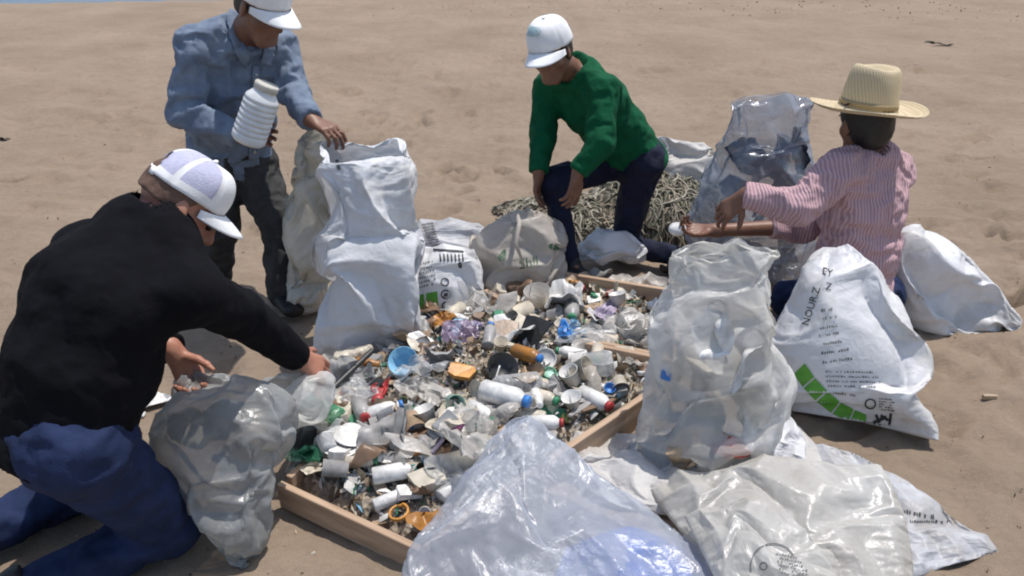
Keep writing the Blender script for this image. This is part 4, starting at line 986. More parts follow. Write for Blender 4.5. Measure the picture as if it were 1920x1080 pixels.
# emblem printed on the front of the green-clad person's cap
me = c3.data; Vc = np.array([tuple(v.co+r3.location) for v in me.vertices]); Fc = [tuple(p.vertices) for p in me.polygons]
decal(c3, Vc, Fc, polys=lf(998, 58, 13, 8, .2)[0:1]+ring(1000, 60, 15, 9, .2), m=simple('cap_emblem', (.45, .60, .62), .7), name='cap_emblem', off=.004, base=r3.location)

# ------------------------------------------------------------------ wooden trays
def wood():
    m, n, out = newmat('pale_pine'); L = n.links.new; p = N(n, 'BsdfPrincipled', Roughness=.7); c = tc(n)
    mp = N(n, 'Mapping'); mp.inputs['Scale'].default_value = (1.5, 14, 14); L(c, mp.inputs[0])
    t = N(n, 'TexNoise', Scale=3., Detail=6., Distortion=.6); L(mp.outputs[0], t.inputs['Vector'])
    r = ramp(n, t.outputs[0], [(.3, (.30, .195, .125)), (.65, (.50, .355, .245))]); L(r.outputs[0], p.inputs['Base Color'])
    b = N(n, 'Bump', Strength=.4, Distance=.002); L(t.outputs[0], b.inputs['Height']); L(b.outputs[0], p.inputs['Normal']); L(p.outputs[0], out.inputs[0]); return m
M['wood'] = wood()
def board(root, a, b, z0, z1, th, name='board', m=None):
    """plank from a to b standing on edge, lightly warped, with eased edges; long axis is its local x"""
    a = A3(*a); b = A3(*b); d = b-a; Ln = float(np.linalg.norm(d)); ang = math.atan2(d[1], d[0]); bm = bmesh.new()
    bmesh.ops.create_cube(bm, size=1)
    for v in bm.verts: v.co = Vector((v.co.x*Ln, v.co.y*th, v.co.z*(z1-z0)))
    bmesh.ops.bevel(bm, geom=bm.edges[:], offset=.0022, segments=1, affect='EDGES')
    me = bpy.data.meshes.new('b'); bm.to_mesh(me); bm.free(); me.materials.append(m or M['wood'])
    o = bpy.data.objects.new(name, me); COL.objects.link(o); o.parent = root
    mid = (a+b)/2-np.array(root.location)[:2]; o.location = (mid[0], mid[1], (z0+z1)/2-root.location.z); o.rotation_euler = (0, 0, ang); return o
A_, B_ = gp(523, 905, .09)[:2], gp(800, 1034, .09)[:2]; C_ = gp(1226, 728, .12)[:2]; D_ = gp(905, 570, .09)[:2]
E_ = gp(1040, 527, .09)[:2]; F_ = gp(1262, 563, .09)[:2]; G_ = gp(1098, 652, .10)[:2]; H_ = gp(1246, 686, .10)[:2]; K_ = gp(968, 600, .09)[:2]
tr = empty('wooden_tray', ((A_[0]+C_[0])/2, (A_[1]+C_[1])/2, 0), 'low pale wooden tray heaped with plastic litter, in the middle of the picture', 'tray')
board(tr, A_, B_, .004, .092, .022); board(tr, B_+A3(.012, .02), C_, .006, .120, .024); u = nrm(B_-A_); board(tr, A_+A3(.02, .03), D_, .004, .088, .022)
board(tr, G_+A3(-.02, 0), H_+A3(.02, 0), .006, .130, .022)
tr2 = empty('wooden_tray', ((E_[0]+H_[0])/2, (E_[1]+H_[1])/2, 0), 'second wooden tray of litter, the farther one near the crouching person\'s foot', 'tray')
board(tr2, E_, F_, .004, .14, .022); board(tr2, D_+A3(.01, .02), K_, .02, .15, .022); board(tr2, F_+A3(.02, -.02), H_+A3(.05, .05), .004, .085, .022); board(tr2, D_+A3(.02, .05), E_+A3(-.02, 0), .004, .08, .022)
board(tr2, G_+A3(-.0, .035), H_+A3(.02, .035), .006, .122, .02)
# ------------------------------------------------------------------ the heap of litter
poly = [(545, 882), (560, 800), (640, 690), (720, 650), (800, 590), (905, 560), (1040, 535), (1245, 562), (1240, 700), (1215, 745), (1090, 815), (960, 900), (800, 1012), (660, 955)]
PW = np.array([gp(x, y, .06)[:2] for x, y in poly])
def inpoly(P):
    x, y = P[:, 0], P[:, 1]; ins = np.zeros(len(P), bool); dm = np.full(len(P), 9.)
    for i in range(len(PW)):
        a, b = PW[i], PW[(i+1) % len(PW)]
        c = ((a[1] > y) != (b[1] > y)) & (x < (b[0]-a[0])*(y-a[1])/(b[1]-a[1]+1e-12)+a[0]); ins ^= c
        ab = b-a; t = np.clip(((P-a)@ab)/(ab@ab), 0, 1); dm = np.minimum(dm, np.linalg.norm(P-(a+t[:, None]*ab), axis=1))
    return np.where(ins, dm, -dm)
bumps = [(700, 770, .16, .05), (850, 680, .2, .085), (960, 700, .16, .06), (880, 800, .18, .045), (650, 860, .12, .03), (1100, 600, .2, .0), (900, 590, .15, .04)]
BW = [(*gp(x, y, .12)[:2], r_, h_) for x, y, r_, h_ in bumps]
def heap(P):
    P = np.atleast_2d(np.asarray(P, float))[:, :2]; d = inpoly(P); h = .075*np.clip((d+.03)/.07, 0, 1)**.7
    s = np.clip((d+.02)/.10, 0, 1)
    for bx, by, r_, hh in BW: h = h+s*hh*np.exp(-((P[:, 0]-bx)**2+(P[:, 1]-by)**2)/r_**2)
    return h
def onheap(px, py):
    z_ = .1
    for _ in range(8):
        p = gp(px, py, z_); z_ = .5*z_+.5*float(heap(p)[0])
    return gp(px, py, float(z_))
gx = np.linspace(PW[:, 0].min()-.04, PW[:, 0].max()+.04, 190); gy = np.linspace(PW[:, 1].min()-.04, PW[:, 1].max()+.04, 190)
XX, YY = np.meshgrid(gx, gy); Q = np.stack([XX.ravel(), YY.ravel()], 1); hz = heap(Q); P3d = np.c_[Q, hz-.008]
P3d[:, 2] += (ridged(P3d, 22., 3)*.010)*(hz > .01)
Fh = gridF(190, 190); Fh = Fh[(hz[Fh] > .004).any(1)]; us = np.unique(Fh); re = np.full(len(P3d), -1); re[us] = np.arange(len(us))
m, n, out = newmat('litter_mass'); p = N(n, 'BsdfPrincipled', Roughness=.8); c = tc(n); t = N(n, 'TexVoronoi', Scale=60.); n.links.new(c, t.inputs['Vector'])
r = ramp(n, t.outputs['Color'], [(.1, (.07, .055, .04)), (.35, (.26, .21, .155)), (.55, (.42, .36, .28)), (.8, (.17, .14, .11)), (.95, (.55, .5, .44))]); n.links.new(r.outputs[0], p.inputs['Base Color'])
b = N(n, 'Bump', Strength=.8, Distance=.01); n.links.new(t.outputs['Distance'], b.inputs['Height']); n.links.new(b.outputs[0], p.inputs['Normal']); n.links.new(p.outputs[0], out.inputs[0])
own('litter_bed', P3d[us], re[Fh], m, 'dusty mass of fine debris under the litter in the wooden trays', 'litter', kind='stuff')
PAL = dict(white=(.72, .71, .69), cream=(.58, .52, .42), grey=(.34, .33, .32), brown=(.20, .12, .07), tan=(.42, .30, .19), green=(.04, .24, .12), mint=(.35, .58, .47), blue=(.04, .20, .55), red=(.42, .03, .03),
           pink=(.60, .16, .34), black=(.02, .02, .02), orange=(.60, .27, .05), teal=(.02, .18, .20), lilac=(.38, .32, .42), yellow=(.62, .50, .14), amber=(.36, .15, .02), skyblue=(.22, .50, .72))
PM = {k: simple('plastic_'+k, v, .42, .22, 28, .3, 60, vcol=tuple(np.array(v)*.62+.03)) for k, v in PAL.items()}
FM = dict(clear=film('scrap_clear', (.85, .87, .88), .46, .3, (.62, .63, .64), 20., .35, gl=.08), milky=film('scrap_milky', (.86, .86, .85), .78, .35, (.66, .64, .61), 20., .35, dirt=(.50, .45, .38), gl=.06),
          green=film('scrap_green', (.35, .75, .55), .55, .2, (.08, .38, .20), 30., .5), blue=film('scrap_blue', (.5, .7, .95), .55, .2, (.16, .42, .75), 30., .5), lilac=film('scrap_lilac', (.7, .6, .8), .7, .2, (.40, .32, .46), 30., .5, dirt=(.16, .08, .16)))
def lathe(prof, n=20, closed=True):
    V = []; k = len(prof)
    for r_, z_ in prof:
        for i in range(n):
            a = 2*math.pi*i/n; V.append((r_*math.cos(a), r_*math.sin(a), z_))
    return np.array(V), gridF(n, k, True)
def solid_disc(r_, h_, n=18, rim=.0):
    return lathe([(.0005, h_), (r_*.92, h_), (r_, h_*.88), (r_, 0), (r_*.86, 0), (r_*.84, h_*.7), (.0005, h_*.72)], n)
def lmesh(name, V, F, m, parent=None, smooth=True):
    me = mk(np.asarray(V, float), F, smooth); me.materials.append(m); o = bpy.data.objects.new(name, me); COL.objects.link(o); o.parent = parent; return o
def bottle(name, r_, h_, m, cap_m, neck=.45, ribs=0, sect=20, open_=False, capname='bottle_cap', cap_r=None, cap_h=None):
    prof = [(.0005, 0), (r_*.85, 0), (r_, r_*.18)]; b0, b1 = r_*.3, h_*.70
    if ribs:
        for i in range(ribs):
            z0 = b0+(b1-b0)*i/ribs; z1 = b0+(b1-b0)*(i+.75)/ribs; z2 = b0+(b1-b0)*(i+1)/ribs
            prof += [(r_, z0), (r_*1.01, (z0+z1)/2), (r_, z1), (r_*.94, (z1+z2)/2), (r_*.94, z2-(z2-z1)*.2)]
    prof += [(r_, b1), (r_*.96, h_*.75), (r_*.75, h_*.82), (r_*neck, h_*.87), (r_*neck, h_*.93 if not open_ else h_)]
    if open_: prof += [(r_*neck*.88, h_), (r_*neck*.86, h_*.88)]
    else: prof += [(.0005, h_*.93)]
    V, F = lathe(prof, sect); o = lmesh(name, V, F, m)
    if not open_:
        cr = cap_r or r_*neck*1.12; chh = cap_h or h_*.11; V, F = solid_disc(cr, chh, sect); V[:, 2] += h_*.89; lmesh(capname, V, F, cap_m, o)
    return o
def cup(name, r0, r1, h_, m, t=.0015, n=22):
    V, F = lathe([(.0005, 0), (r0, 0), (r1, h_), (r1+.002, h_), (r1-.0005, h_-.001), (r0-t, t), (.0005, t)], n); return lmesh(name, V, F, m)
def crumpled(name, sx, sy, sz, m, seed, res=22, ex=.42):
    """a thin sheet crumpled into the given room"""
    r_ = np.random.default_rng(seed); n = 17 if res < 26 else 33; off = r_.random(3)*20; s = max(sx, sy)
    def base(a, b):
        U, W = np.meshgrid(np.linspace(0, 1, a), np.linspace(0, 1, b)); rr = 1-.25*((U-.5)**2*4)*((W-.5)**2*4); V = np.stack([(U-.5)*sx*rr, (W-.5)*sy*rr, 0*U], -1); q = V/s+off
        V[..., 2] = (fbm(q, 1.7, 2)+.4)*sz*.7; V[..., 0] += fbm(q+5, 2.2, 1)*sx*.15; V[..., 1] += fbm(q+9, 2.2, 1)*sy*.15; return V
    V = relax(base, n, n, False, ex, 3, it=(40, 30, 20), pin=(.004, .008, .02), seed=seed, amp=.12, bend=.04).reshape(-1, 3)
    V[:, 2] -= np.percentile(V[:, 2], 8); return lmesh(name, V, gridF(n, n), m)
def slab(name, sx, sy, sz, m, seed=0, jag=.12):
    r_ = np.random.default_rng(seed); n = 7; a = np.sort(r_.random(n)*2*math.pi*.6+np.arange(n)*2*math.pi/n*.9)
    a = np.arange(n)*2*math.pi/n+r_.normal(size=n)*.18; rr = 1+r_.normal(size=n)*jag; x = np.sign(np.cos(a))*abs(np.cos(a))**.6*rr*sx/2; y = np.sign(np.sin(a))*abs(np.sin(a))**.6*rr*sy/2
    V = np.concatenate([np.c_[x, y, r_.normal(size=n)*sz*.15], np.c_[x*.97, y*.97, sz+r_.normal(size=n)*sz*.15]])
    F = [tuple(range(n))[::-1], tuple(range(n, 2*n))]+[(i, (i+1) % n, n+(i+1) % n, n+i) for i in range(n)]
    return lmesh(name, V, F, m, smooth=False)
def rod(name, L_, r_, m, bend=.0, n=8, seg=8):
    t = np.linspace(-.5, .5, seg); V, F = tube(np.c_[t*L_, bend*(t*t-.25)*L_*4, 0*t+r_], r_, n); return lmesh(name, V, F, m)
def coil(name, r_, t, m, turns=1.0, n=40, rise=.0):
    a = np.linspace(0, 2*math.pi*turns, n); V, F = tube(np.c_[r_*np.cos(a), r_*np.sin(a), t+rise*a/6.28], t, 7); return lmesh(name, V, F, m)
def put(o, px, py, label=None, cat=None, rot_=(0, 0, 0), lift=0., group=None, order='XYZ'):
    p = onheap(px, py); o.location = (p[0], p[1], p[2]+lift-.004+(0 if group and 'in the litter' in group else .012)); o.rotation_euler = tuple(R(a) for a in rot_)
    return tag(o, label, cat, group)
H = put
put(bottle('plastic_bottle', .026, .13, PM['white'], PM['teal'], .5), 700, 912, 'white plastic bottle with teal cap lying near the front board of the tray', 'bottle', (0, 88, 14), .03)
put(bottle('plastic_bottle', .019, .105, PM['white'], PM['white'], .75, open_=True), 702, 962, 'plain white open tube bottle lying beside the front board, below the teal-capped bottle', 'bottle', (0, 84, 26), .02)
put(coil('plastic_ring', .027, .004, PM['orange'], 2.2, rise=.006), 750, 972, 'orange plastic coil in the near corner of the tray', 'ring', (6, -8, 0), .004)
put(crumpled('net_scrap', .09, .05, .03, PM['amber'], 3), 800, 985, 'amber tangled scrap by the near corner of the tray', 'scrap', (0, 0, 20), .01)
put(crumpled('net_scrap', .05, .07, .04, PM['brown'], 5), 790, 935, 'dark brown scrap right of the two white bottles', 'scrap', (0, 0, 40), .015)
put(cup('plastic_lid', .012, .016, .013, PM['white'], n=16), 797, 968, 'small white cap with its open side up beside the orange coil', 'cap', (60, 10, 0), .01)
put(crumpled('green_film', .13, .08, .05, FM['green'], 8), 580, 862, 'clear green plastic film at the left end of the heap', 'film', (0, 0, -15), .01)
put(crumpled('green_film', .07, .06, .05, PM['green'], 9), 590, 855, 'dark green crumpled plastic piece at the left end of the heap', 'scrap', (0, 0, 25), .01)
o = cup('plastic_jar', .024, .026, .075, PM['grey']); put(o, 655, 898, 'dusty grey jar lying with its mouth to the left', 'jar', (0, -78, 8), .028)
put(crumpled('pinkish_rag', .10, .05, .03, PM['cream'], 12), 598, 893, 'pale pinkish rag by the left corner of the tray', 'rag', (0, 0, -10), .012)
put(cup('foam_bowl', .030, .052, .035, PM['white']), 664, 832, 'white foam bowl turned upside down on the left part of the heap', 'bowl', (172, 14, 0), .055)
put(cup('plastic_plate', .045, .062, .008, PM['white']), 642, 845, 'white round plastic plate under the foam bowl', 'plate', (12, 6, 0), .022)
put(cup('metal_cup', .030, .034, .07, PM['tan']), 770, 800, 'tan tin cup on its side with a dark mouth towards the photographer', 'cup', (98, 0, 25), .03)
put(rod('plastic_tube', .06, .010, PM['pink'], 0, 10), 855, 830, 'bright pink short plastic tube', 'tube', (0, -12, 38), .035)
put(rod('plastic_rod', .07, .007, PM['lilac'], 0, 8), 822, 858, 'thin purple plastic stick below the pink tube', 'stick', (0, -5, 65), .03)
put(crumpled('clear_bag', .15, .10, .06, FM['clear'], 15, 30), 765, 862, 'crumpled clear plastic bag in the middle of the near tray', 'bag', (0, 0, 5), .015)
put(crumpled('clear_bag', .13, .12, .06, FM['clear'], 16, 30), 845, 905, 'crumpled clear plastic bag beside the bluish bag', 'bag', (0, 0, 50), .015)
put(crumpled('grey_film', .22, .16, .09, FM['milky'], 18, 40), 915, 800, 'large dusty white plastic bag scrap in front of the bluish bag tip', 'bag', (0, 0, 35), .01)
put(crumpled('white_film', .20, .12, .06, FM['milky'], 19, 36), 790, 745, 'crumpled whitish film spilling from the blue bowl', 'film', (0, 0, -20), .02)
put(crumpled('white_film', .15, .10, .08, FM['clear'], 20, 30), 790, 715, 'thin clear film standing up beside the blue bowl', 'film', (10, 0, 20), .03)
o = slab('foam_board', .10, .17, .018, PM['black'], 4, .10); put(o, 998, 650, 'dark foam slab standing on edge in the heap', 'slab', (50, 12, -32), .05)
put(cup('black_bowl', .035, .055, .04, PM['black']), 937, 708, 'black plastic bowl in the middle of the heap', 'bowl', (38, 22, 0), .02)
put(rod('white_stick', .07, .003, PM['white']), 932, 728, 'white stick standing across the black bowl', 'stick', (0, -35, 70), .045)
put(cup('blue_bowl', .035, .052, .045, PM['skyblue']), 762, 700, 'sky blue plastic bowl tipped towards the photographer', 'bowl', (42, -8, 0), .03)
f = bmesh.new(); bmesh.ops.create_icosphere(f, subdivisions=3, radius=.022); me = bpy.data.meshes.new('b'); f.to_mesh(me); f.free(); me.materials.append(PM['red']); [setattr(p_, 'use_smooth', True) for p_ in me.polygons]
for v in me.vertices: v.co *= 1+.10*float(fbm(np.array([tuple(v.co)]), 40., 2)[0])
o = bpy.data.objects.new('red_ball', me); COL.objects.link(o); put(o, 710, 768, 'small red ball left of the whitish film', 'ball', lift=.028)
put(crumpled('red_scrap', .07, .05, .03, PM['red'], 22), 715, 740, 'dark red scrap above the small red ball', 'scrap', (0, 0, 70), .015)
put(cup('mint_cup', .022, .030, .05, PM['mint']), 847, 765, 'mint green plastic cup on its side', 'cup', (70, 10, 20), .022)
put(slab('food_packet', .10, .06, .014, PM['orange'], 6, .05), 868, 712, 'flat orange packet above the mint cup', 'packet', (18, 8, -12), .022)
put(crumpled('snack_wrapper', .19, .13, .07, FM['lilac'], 24, 40), 860, 640, 'shiny lilac snack wrapper in the back part of the heap', 'wrapper', (10, 0, 40), .03)
put(crumpled('snack_wrapper', .12, .07, .05, PM['amber'], 25, 26), 825, 620, 'brown and orange wrapper behind the lilac one', 'wrapper', (0, 0, 30), .03)
put(slab('green_box', .045, .05, .03, PM['green'], 7, .03), 930, 610, 'small dark green box at the back of the heap', 'box', (30, 20, 25), .025)
put(cup('round_lid', .036, .038, .010, PM['white'], n=26), 1022, 690, 'white round lid leaning to the right of the dark slab', 'lid', (48, 0, 5), .03)
o = coil('green_ring', .022, .004, PM['green'], 1.05, rise=0); put(o, 1030, 718, 'dark green ring on a white lid below the large round lid', 'ring', (25, 0, 0), .032)
put(cup('ring_lid', .020, .032, .008, PM['mint'], n=22), 1030, 722, 'pale green lid under the dark green ring', 'lid', (205, 0, 0), .030)
o = slab('clear_box', .13, .085, .045, FM['clear'], 11, .02); put(o, 1122, 700, 'clear rectangular food box near the right side of the tray', 'box', (15, -8, -30), .02)
put(cup('blue_cap', .018, .019, .016, PM['blue'], n=18), 1142, 742, 'dark blue bottle cap in front of the clear food box', 'cap', (30, 0, 0), .018)
put(crumpled('blue_wrapper', .11, .12, .06, FM['blue'], 28, 30), 1068, 640, 'blue and white wrapper right of the dark slab', 'wrapper', (0, 0, 20), .02)
put(crumpled('blue_wrapper', .04, .07, .03, PM['blue'], 29, 16), 1058, 648, 'bright blue twist of film on the blue and white wrapper', 'film', (20, 0, 10), .055)
put(cup('clear_tub', .045, .055, .08, FM['milky']), 1010, 575, 'milky tub standing between the cream cups and the far board', 'tub', (10, -8, 0), .0)
put(slab('cream_block', .05, .07, .05, PM['cream'], 13, .06), 930, 562, 'cream foam block at the back of the heap, beside the carrier bag', 'block', (15, 25, 20), .015)
put(slab('cream_block', .055, .05, .05, PM['cream'], 14, .05), 962, 582, 'squarish cream foam block with a flat top', 'block', (5, 5, -15), .01)
put(crumpled('orange_wrapper', .11, .07, .04, PM['tan'], 31, 24), 1062, 555, 'tan and orange wrapper against the far board', 'wrapper', (0, 0, -10), .02)
put(crumpled('orange_wrapper', .05, .05, .03, PM['orange'], 32, 18), 1078, 556, 'orange scrap on the tan wrapper', 'scrap', (0, 0, -10), .045)
put(crumpled('grey_wrapper', .07, .16, .03, PM['lilac'], 33, 26), 1132, 600, 'long greyish wrapper lying in the far tray', 'wrapper', (0, 0, -25), .02)
put(cup('white_spoon', .016, .026, .010, PM['white']), 1045, 765, 'small white round lid with a rim near the tray\'s right side', 'lid', (30, 0, 0), .022)
for i, (a_, b_) in enumerate(((1105, 762), (1120, 775), (1092, 780))):
    put(slab('brown_strip', .17, .022, .006, PM['brown' if i % 2 else 'grey'], 40+i, .04), a_, b_, 'dark flat strip of a fan-shaped bundle at the right side of the tray', 'strip', (0, 6, 22+i*14), .018+i*.004, 'dark flat strips in a fan at the right side of the tray')
a0, a1 = onheap(560, 828), onheap(702, 694); a0[2] += .05; a1[2] += .085; V, F = tube([a0, a0*.5+a1*.5+A3(0, 0, .012), a1], .0105, 10)
own('black_pipe', V, np.array([f_ for f_ in F if len(f_) == 4]), PM['black'], 'thin black pipe lying slantwise on the left of the heap', 'pipe')
V, F = fieldmesh((lambda f: (f.cap(A3(-.05, 0, .02), A3(.05, .005, .02), .030, .022, .02), f.plane(A3(0, 0, .04), A3(0, 0, 1)), f.plane(A3(0, 0, 0), A3(0, 0, -1)), f)[-1])(Field((-.1, -.06, -.03), (.1, .06, .07), .004)), 1)
V = V+vnorm(V, F)*(fbm(V, 45., 3)*.004)[:, None]; o = lmesh('shoe_sole', V, F, PM['cream']); put(o, 668, 684, 'cream worn foam lump at the foot of the tall white sack', 'foam', (0, -6, 20), .02)
put(bottle('large_bottle', .040, .20, FM['clear'], PM['green'], .4, ribs=4), 1010, 742, 'large clear ribbed bottle with green cap lying right of the black bowl', 'bottle', (0, 84, 200), .045)
put(bottle('large_bottle', .036, .18, PM['white'], PM['blue'], .5), 905, 755, 'large plain white bottle with blue cap in front of the black bowl', 'bottle', (0, 86, -30), .045)
put(bottle('large_bottle', .034, .17, FM['green'], PM['white'], .4, ribs=3), 640, 808, 'clear green bottle with white cap on the left of the heap', 'bottle', (0, 86, 150), .04)
put(cup('yogurt_tub', .030, .042, .07, PM['white']), 820, 835, 'large white tub on its side near the pink tube', 'tub', (80, 0, 130), .04)
put(cup('yogurt_tub', .034, .046, .06, PM['cream']), 1075, 720, 'large cream tub left of the clear food box', 'tub', (60, 0, 70), .04)
put(slab('broken_panel', .14, .08, .008, PM['brown'], 70, .15), 940, 640, 'brown broken plastic panel left of the dark slab', 'panel', (25, -10, 30), .04)
put(slab('broken_panel', .12, .07, .008, PM['black'], 71, .15), 730, 845, 'black broken plastic panel beside the foam bowl', 'panel', (20, 10, -30), .035)
put(slab('broken_panel', .13, .09, .008, PM['grey'], 72, .15), 1190, 625, 'grey broken plastic panel in the far tray', 'panel', (25, 0, 60), .03)
put(crumpled('torn_bag', .20, .14, .06, FM['milky'], 181, 40), 1165, 625, 'large torn whitish bag in the far tray', 'bag', (0, 0, 10), .01)
put(crumpled('torn_bag', .20, .15, .09, FM['milky'], 182, 40), 880, 860, 'large torn whitish bag in front of the pink tube', 'bag', (0, 0, 80), .02)
put(crumpled('torn_bag', .17, .12, .08, FM['clear'], 183, 40), 660, 755, 'clear torn bag between the black pipe and the red ball', 'bag', (0, 0, 40), .02)
# rest of the litter: kinds too alike to tell apart share one label
kinds = [('plastic_scrap', 'white', 20), ('plastic_scrap', 'cream', 24), ('plastic_scrap', 'grey', 18), ('plastic_scrap', 'tan', 20), ('plastic_scrap', 'brown', 22),
         ('bottle_cap', 'white', 26), ('bottle_cap', 'blue', 5), ('bottle_cap', 'red', 4), ('bottle_cap', 'green', 6), ('bottle_cap', 'yellow', 4),
         ('film_scrap', 'clear', 10), ('film_scrap', 'milky', 34), ('small_cup', 'white', 18), ('small_cup', 'cream', 12), ('small_cup', 'grey', 6), ('small_bottle', 'white', 12), ('small_bottle', 'cream', 9), ('small_bottle', 'grey', 6), ('small_bottle', 'amber', 3), ('plastic_scrap', 'black', 10), ('plastic_scrap', 'blue', 3), ('plastic_scrap', 'orange', 1), ('plastic_scrap', 'green', 5),
         ('stick', 'white', 14), ('stick', 'brown', 16), ('stick', 'green', 5), ('stick', 'tan', 10)]
seen = np.array([(x, y) for x, y in [(700, 912), (702, 962), (762, 700), (1022, 690), (937, 708), (998, 650), (664, 832), (750, 972), (847, 765), (855, 830), (868, 712), (1122, 700), (710, 768), (860, 640), (1030, 718)]])
def spot():
    if SP: return SP.pop()
    while True:
        x, y = rnd.uniform(545, 1245), rnd.uniform(535, 1010); p = onheap(x, y)
        if inpoly(p[None, :2])[0] > .012 and np.min(np.hypot(*(seen-A3(x, y)).T)/1.) > 26*(y/800): return x, y
SP = []
_x = rng.uniform(545, 1245, 40000); _y = rng.uniform(535, 1010, 40000); _p = gp(0, 0); _r = [gp(a, b, .12)[:2] for a, b in zip(_x[:14000], _y[:14000])]; _d = inpoly(np.array(_r))
for a, b, q in zip(_x, _y, _d):
    if q > .028 and np.min(np.hypot(*(seen-A3(a, b)).T)) > 30*(b/800)*(1.6 if min(abs(a-998)+abs(b-650), abs(a-762)+abs(b-700), abs(a-860)+abs(b-640), abs(a-937)+abs(b-708)) < 90 else 1): SP.append((float(a), float(b)))
for kind, colr, num in kinds:
    lab = {'plastic_scrap': 'crumpled %s plastic scrap in the litter heap', 'bottle_cap': 'small %s bottle cap in the litter heap', 'film_scrap': 'torn %s film scrap in the litter heap', 'small_cup': 'small %s cup in the litter heap',
           'small_bottle': 'small %s bottle in the litter heap', 'stick': 'thin %s stick in the litter heap'}[kind] % colr
    cat = {'plastic_scrap': 'scrap', 'bottle_cap': 'cap', 'film_scrap': 'film', 'small_cup': 'cup', 'small_bottle': 'bottle', 'stick': 'stick'}[kind]
    grp = '%s %ss in the litter' % (colr, kind.replace('_', ' '))
    base = []
    for i in range(num):
        nv_ = min(4, num)
        if i < nv_:
            sd = rnd.randrange(9999)
            if kind == 'plastic_scrap': o = slab(kind, rnd.uniform(.04, .09), rnd.uniform(.03, .065), rnd.uniform(.004, .022), PM[colr], sd, .2) if i % 2 else crumpled(kind, rnd.uniform(.06, .11), rnd.uniform(.05, .08), .045, PM[colr], sd, 12)
            elif kind == 'bottle_cap': V, F = solid_disc(rnd.uniform(.014, .024), rnd.uniform(.010, .016), 14); o = lmesh(kind, V, F, PM[colr])
            elif kind == 'film_scrap': o = crumpled(kind, rnd.uniform(.12, .19), rnd.uniform(.09, .14), .06, FM[colr], sd, 20)
            elif kind == 'small_cup': o = cup(kind, rnd.uniform(.018, .026), rnd.uniform(.028, .038), rnd.uniform(.04, .06), PM[colr], n=16)
            elif kind == 'small_bottle': o = bottle(kind, rnd.uniform(.017, .028), rnd.uniform(.08, .13), PM[colr], PM[rnd.choice(['white', 'blue', 'green', 'red'])], .55, sect=12)
            else: o = rod(kind, rnd.uniform(.06, .15), rnd.uniform(.0015, .004), PM[colr], rnd.uniform(-.1, .1), 6, 5)
            base.append(o)
        else:
            s0 = base[i % nv_]; o = s0.copy(); COL.objects.link(o)
            for ch in s0.children: c2 = ch.copy(); COL.objects.link(c2); c2.parent = o
            q = rnd.uniform(.6, 1.2) if kind == 'film_scrap' else rnd.uniform(.8, 1.75) if kind == 'plastic_scrap' else rnd.uniform(.85, 1.45); o.scale = (q, q, q)
        x, y = spot(); ry = 85 if kind == 'small_bottle' else rnd.uniform(-28, 28)
        if kind == 'small_cup' and rnd.random() < .7: ry = rnd.choice((75, 160, 100))
        put(o, x, y, lab, cat, (rnd.uniform(-20, 20), ry, rnd.uniform(0, 360)), rnd.uniform(.006, .028)+(.016 if kind in ('small_bottle', 'small_cup') else 0), grp)
# countless crumbs of litter
def shards(num, pick, size, mats, name, label, cat):
    V = []; F = []; mi = []
    for i in range(num):
        p = pick(); s = size*rnd.uniform(.5, 1.6); Rm = np.array(Euler((rnd.uniform(0, 6), rnd.uniform(0, 6), rnd.uniform(0, 6))).to_matrix()); b = np.array([(-1, -.6, 0), (1, -.5, 0), (.8, .7, .1), (-.7, .6, .3), (0, .1, .5)])*A3(s, s, s)*A3(rnd.uniform(.4, 1.6), rnd.uniform(.4, 1), 1)
        k = len(V); V += list(b@Rm.T+p); F += [(k, k+1, k+4), (k+1, k+2, k+4), (k+2, k+3, k+4), (k+3, k, k+4)]; a = rnd.randrange(len(mats)); mi += [a]*4
    o = own(name, V, np.array(F), None, label, cat, kind='stuff', smooth=False, mats=mats, midx=mi); return o
_q = np.stack([rng.uniform(PW[:, 0].min(), PW[:, 0].max(), 16000), rng.uniform(PW[:, 1].min(), PW[:, 1].max(), 16000)], 1); _q = _q[inpoly(_q) > .008]; PC = np.c_[_q, heap(_q)]
def pk():
    q = rnd.randrange(len(PC)); p = PC[q].copy(); p[2] += rnd.uniform(-.004, .02); return p
shards(600, pk, .024, [PM[k] for k in ('white', 'cream', 'tan', 'grey', 'brown', 'white', 'cream', 'black', 'white', 'tan', 'green', 'grey', 'skyblue')], 'litter_chips', 'countless flat chips and torn bits of plastic and wood in the trays', 'litter')
shards(5200, pk, .010, [PM[k] for k in ('white', 'cream', 'cream', 'tan', 'grey', 'brown', 'brown', 'white', 'black', 'green', 'tan', 'white')], 'litter_crumbs', 'countless small crumbs of shell, wood and plastic in the trays', 'litter')

# ------------------------------------------------------------------ bottle held by the standing man
a0, a1 = pt(464, 266, 2.78), pt(502, 156, 2.80); ax = a1-a0; Ln = float(np.linalg.norm(ax))
o = bottle('ribbed_bottle', .062, Ln, simple('hdpe_white', (.74, .75, .76), .4, .08, 20, .2, 40), M['sack_cream'], .62, ribs=7, sect=36, capname='screw_cap', cap_h=Ln*.10)
o.location = a0; o.rotation_euler = Vector(ax).to_track_quat('Z', 'Y').to_euler(); tag(o, 'white ribbed plastic bottle held by the man in the blue shirt', 'bottle')
q = slab('label_patch', .03, .02, .001, PM['black'], 3, .2); q.parent = o; q.location = (.035, -.052, Ln*.55); q.rotation_euler = (R(90), 0, R(35))
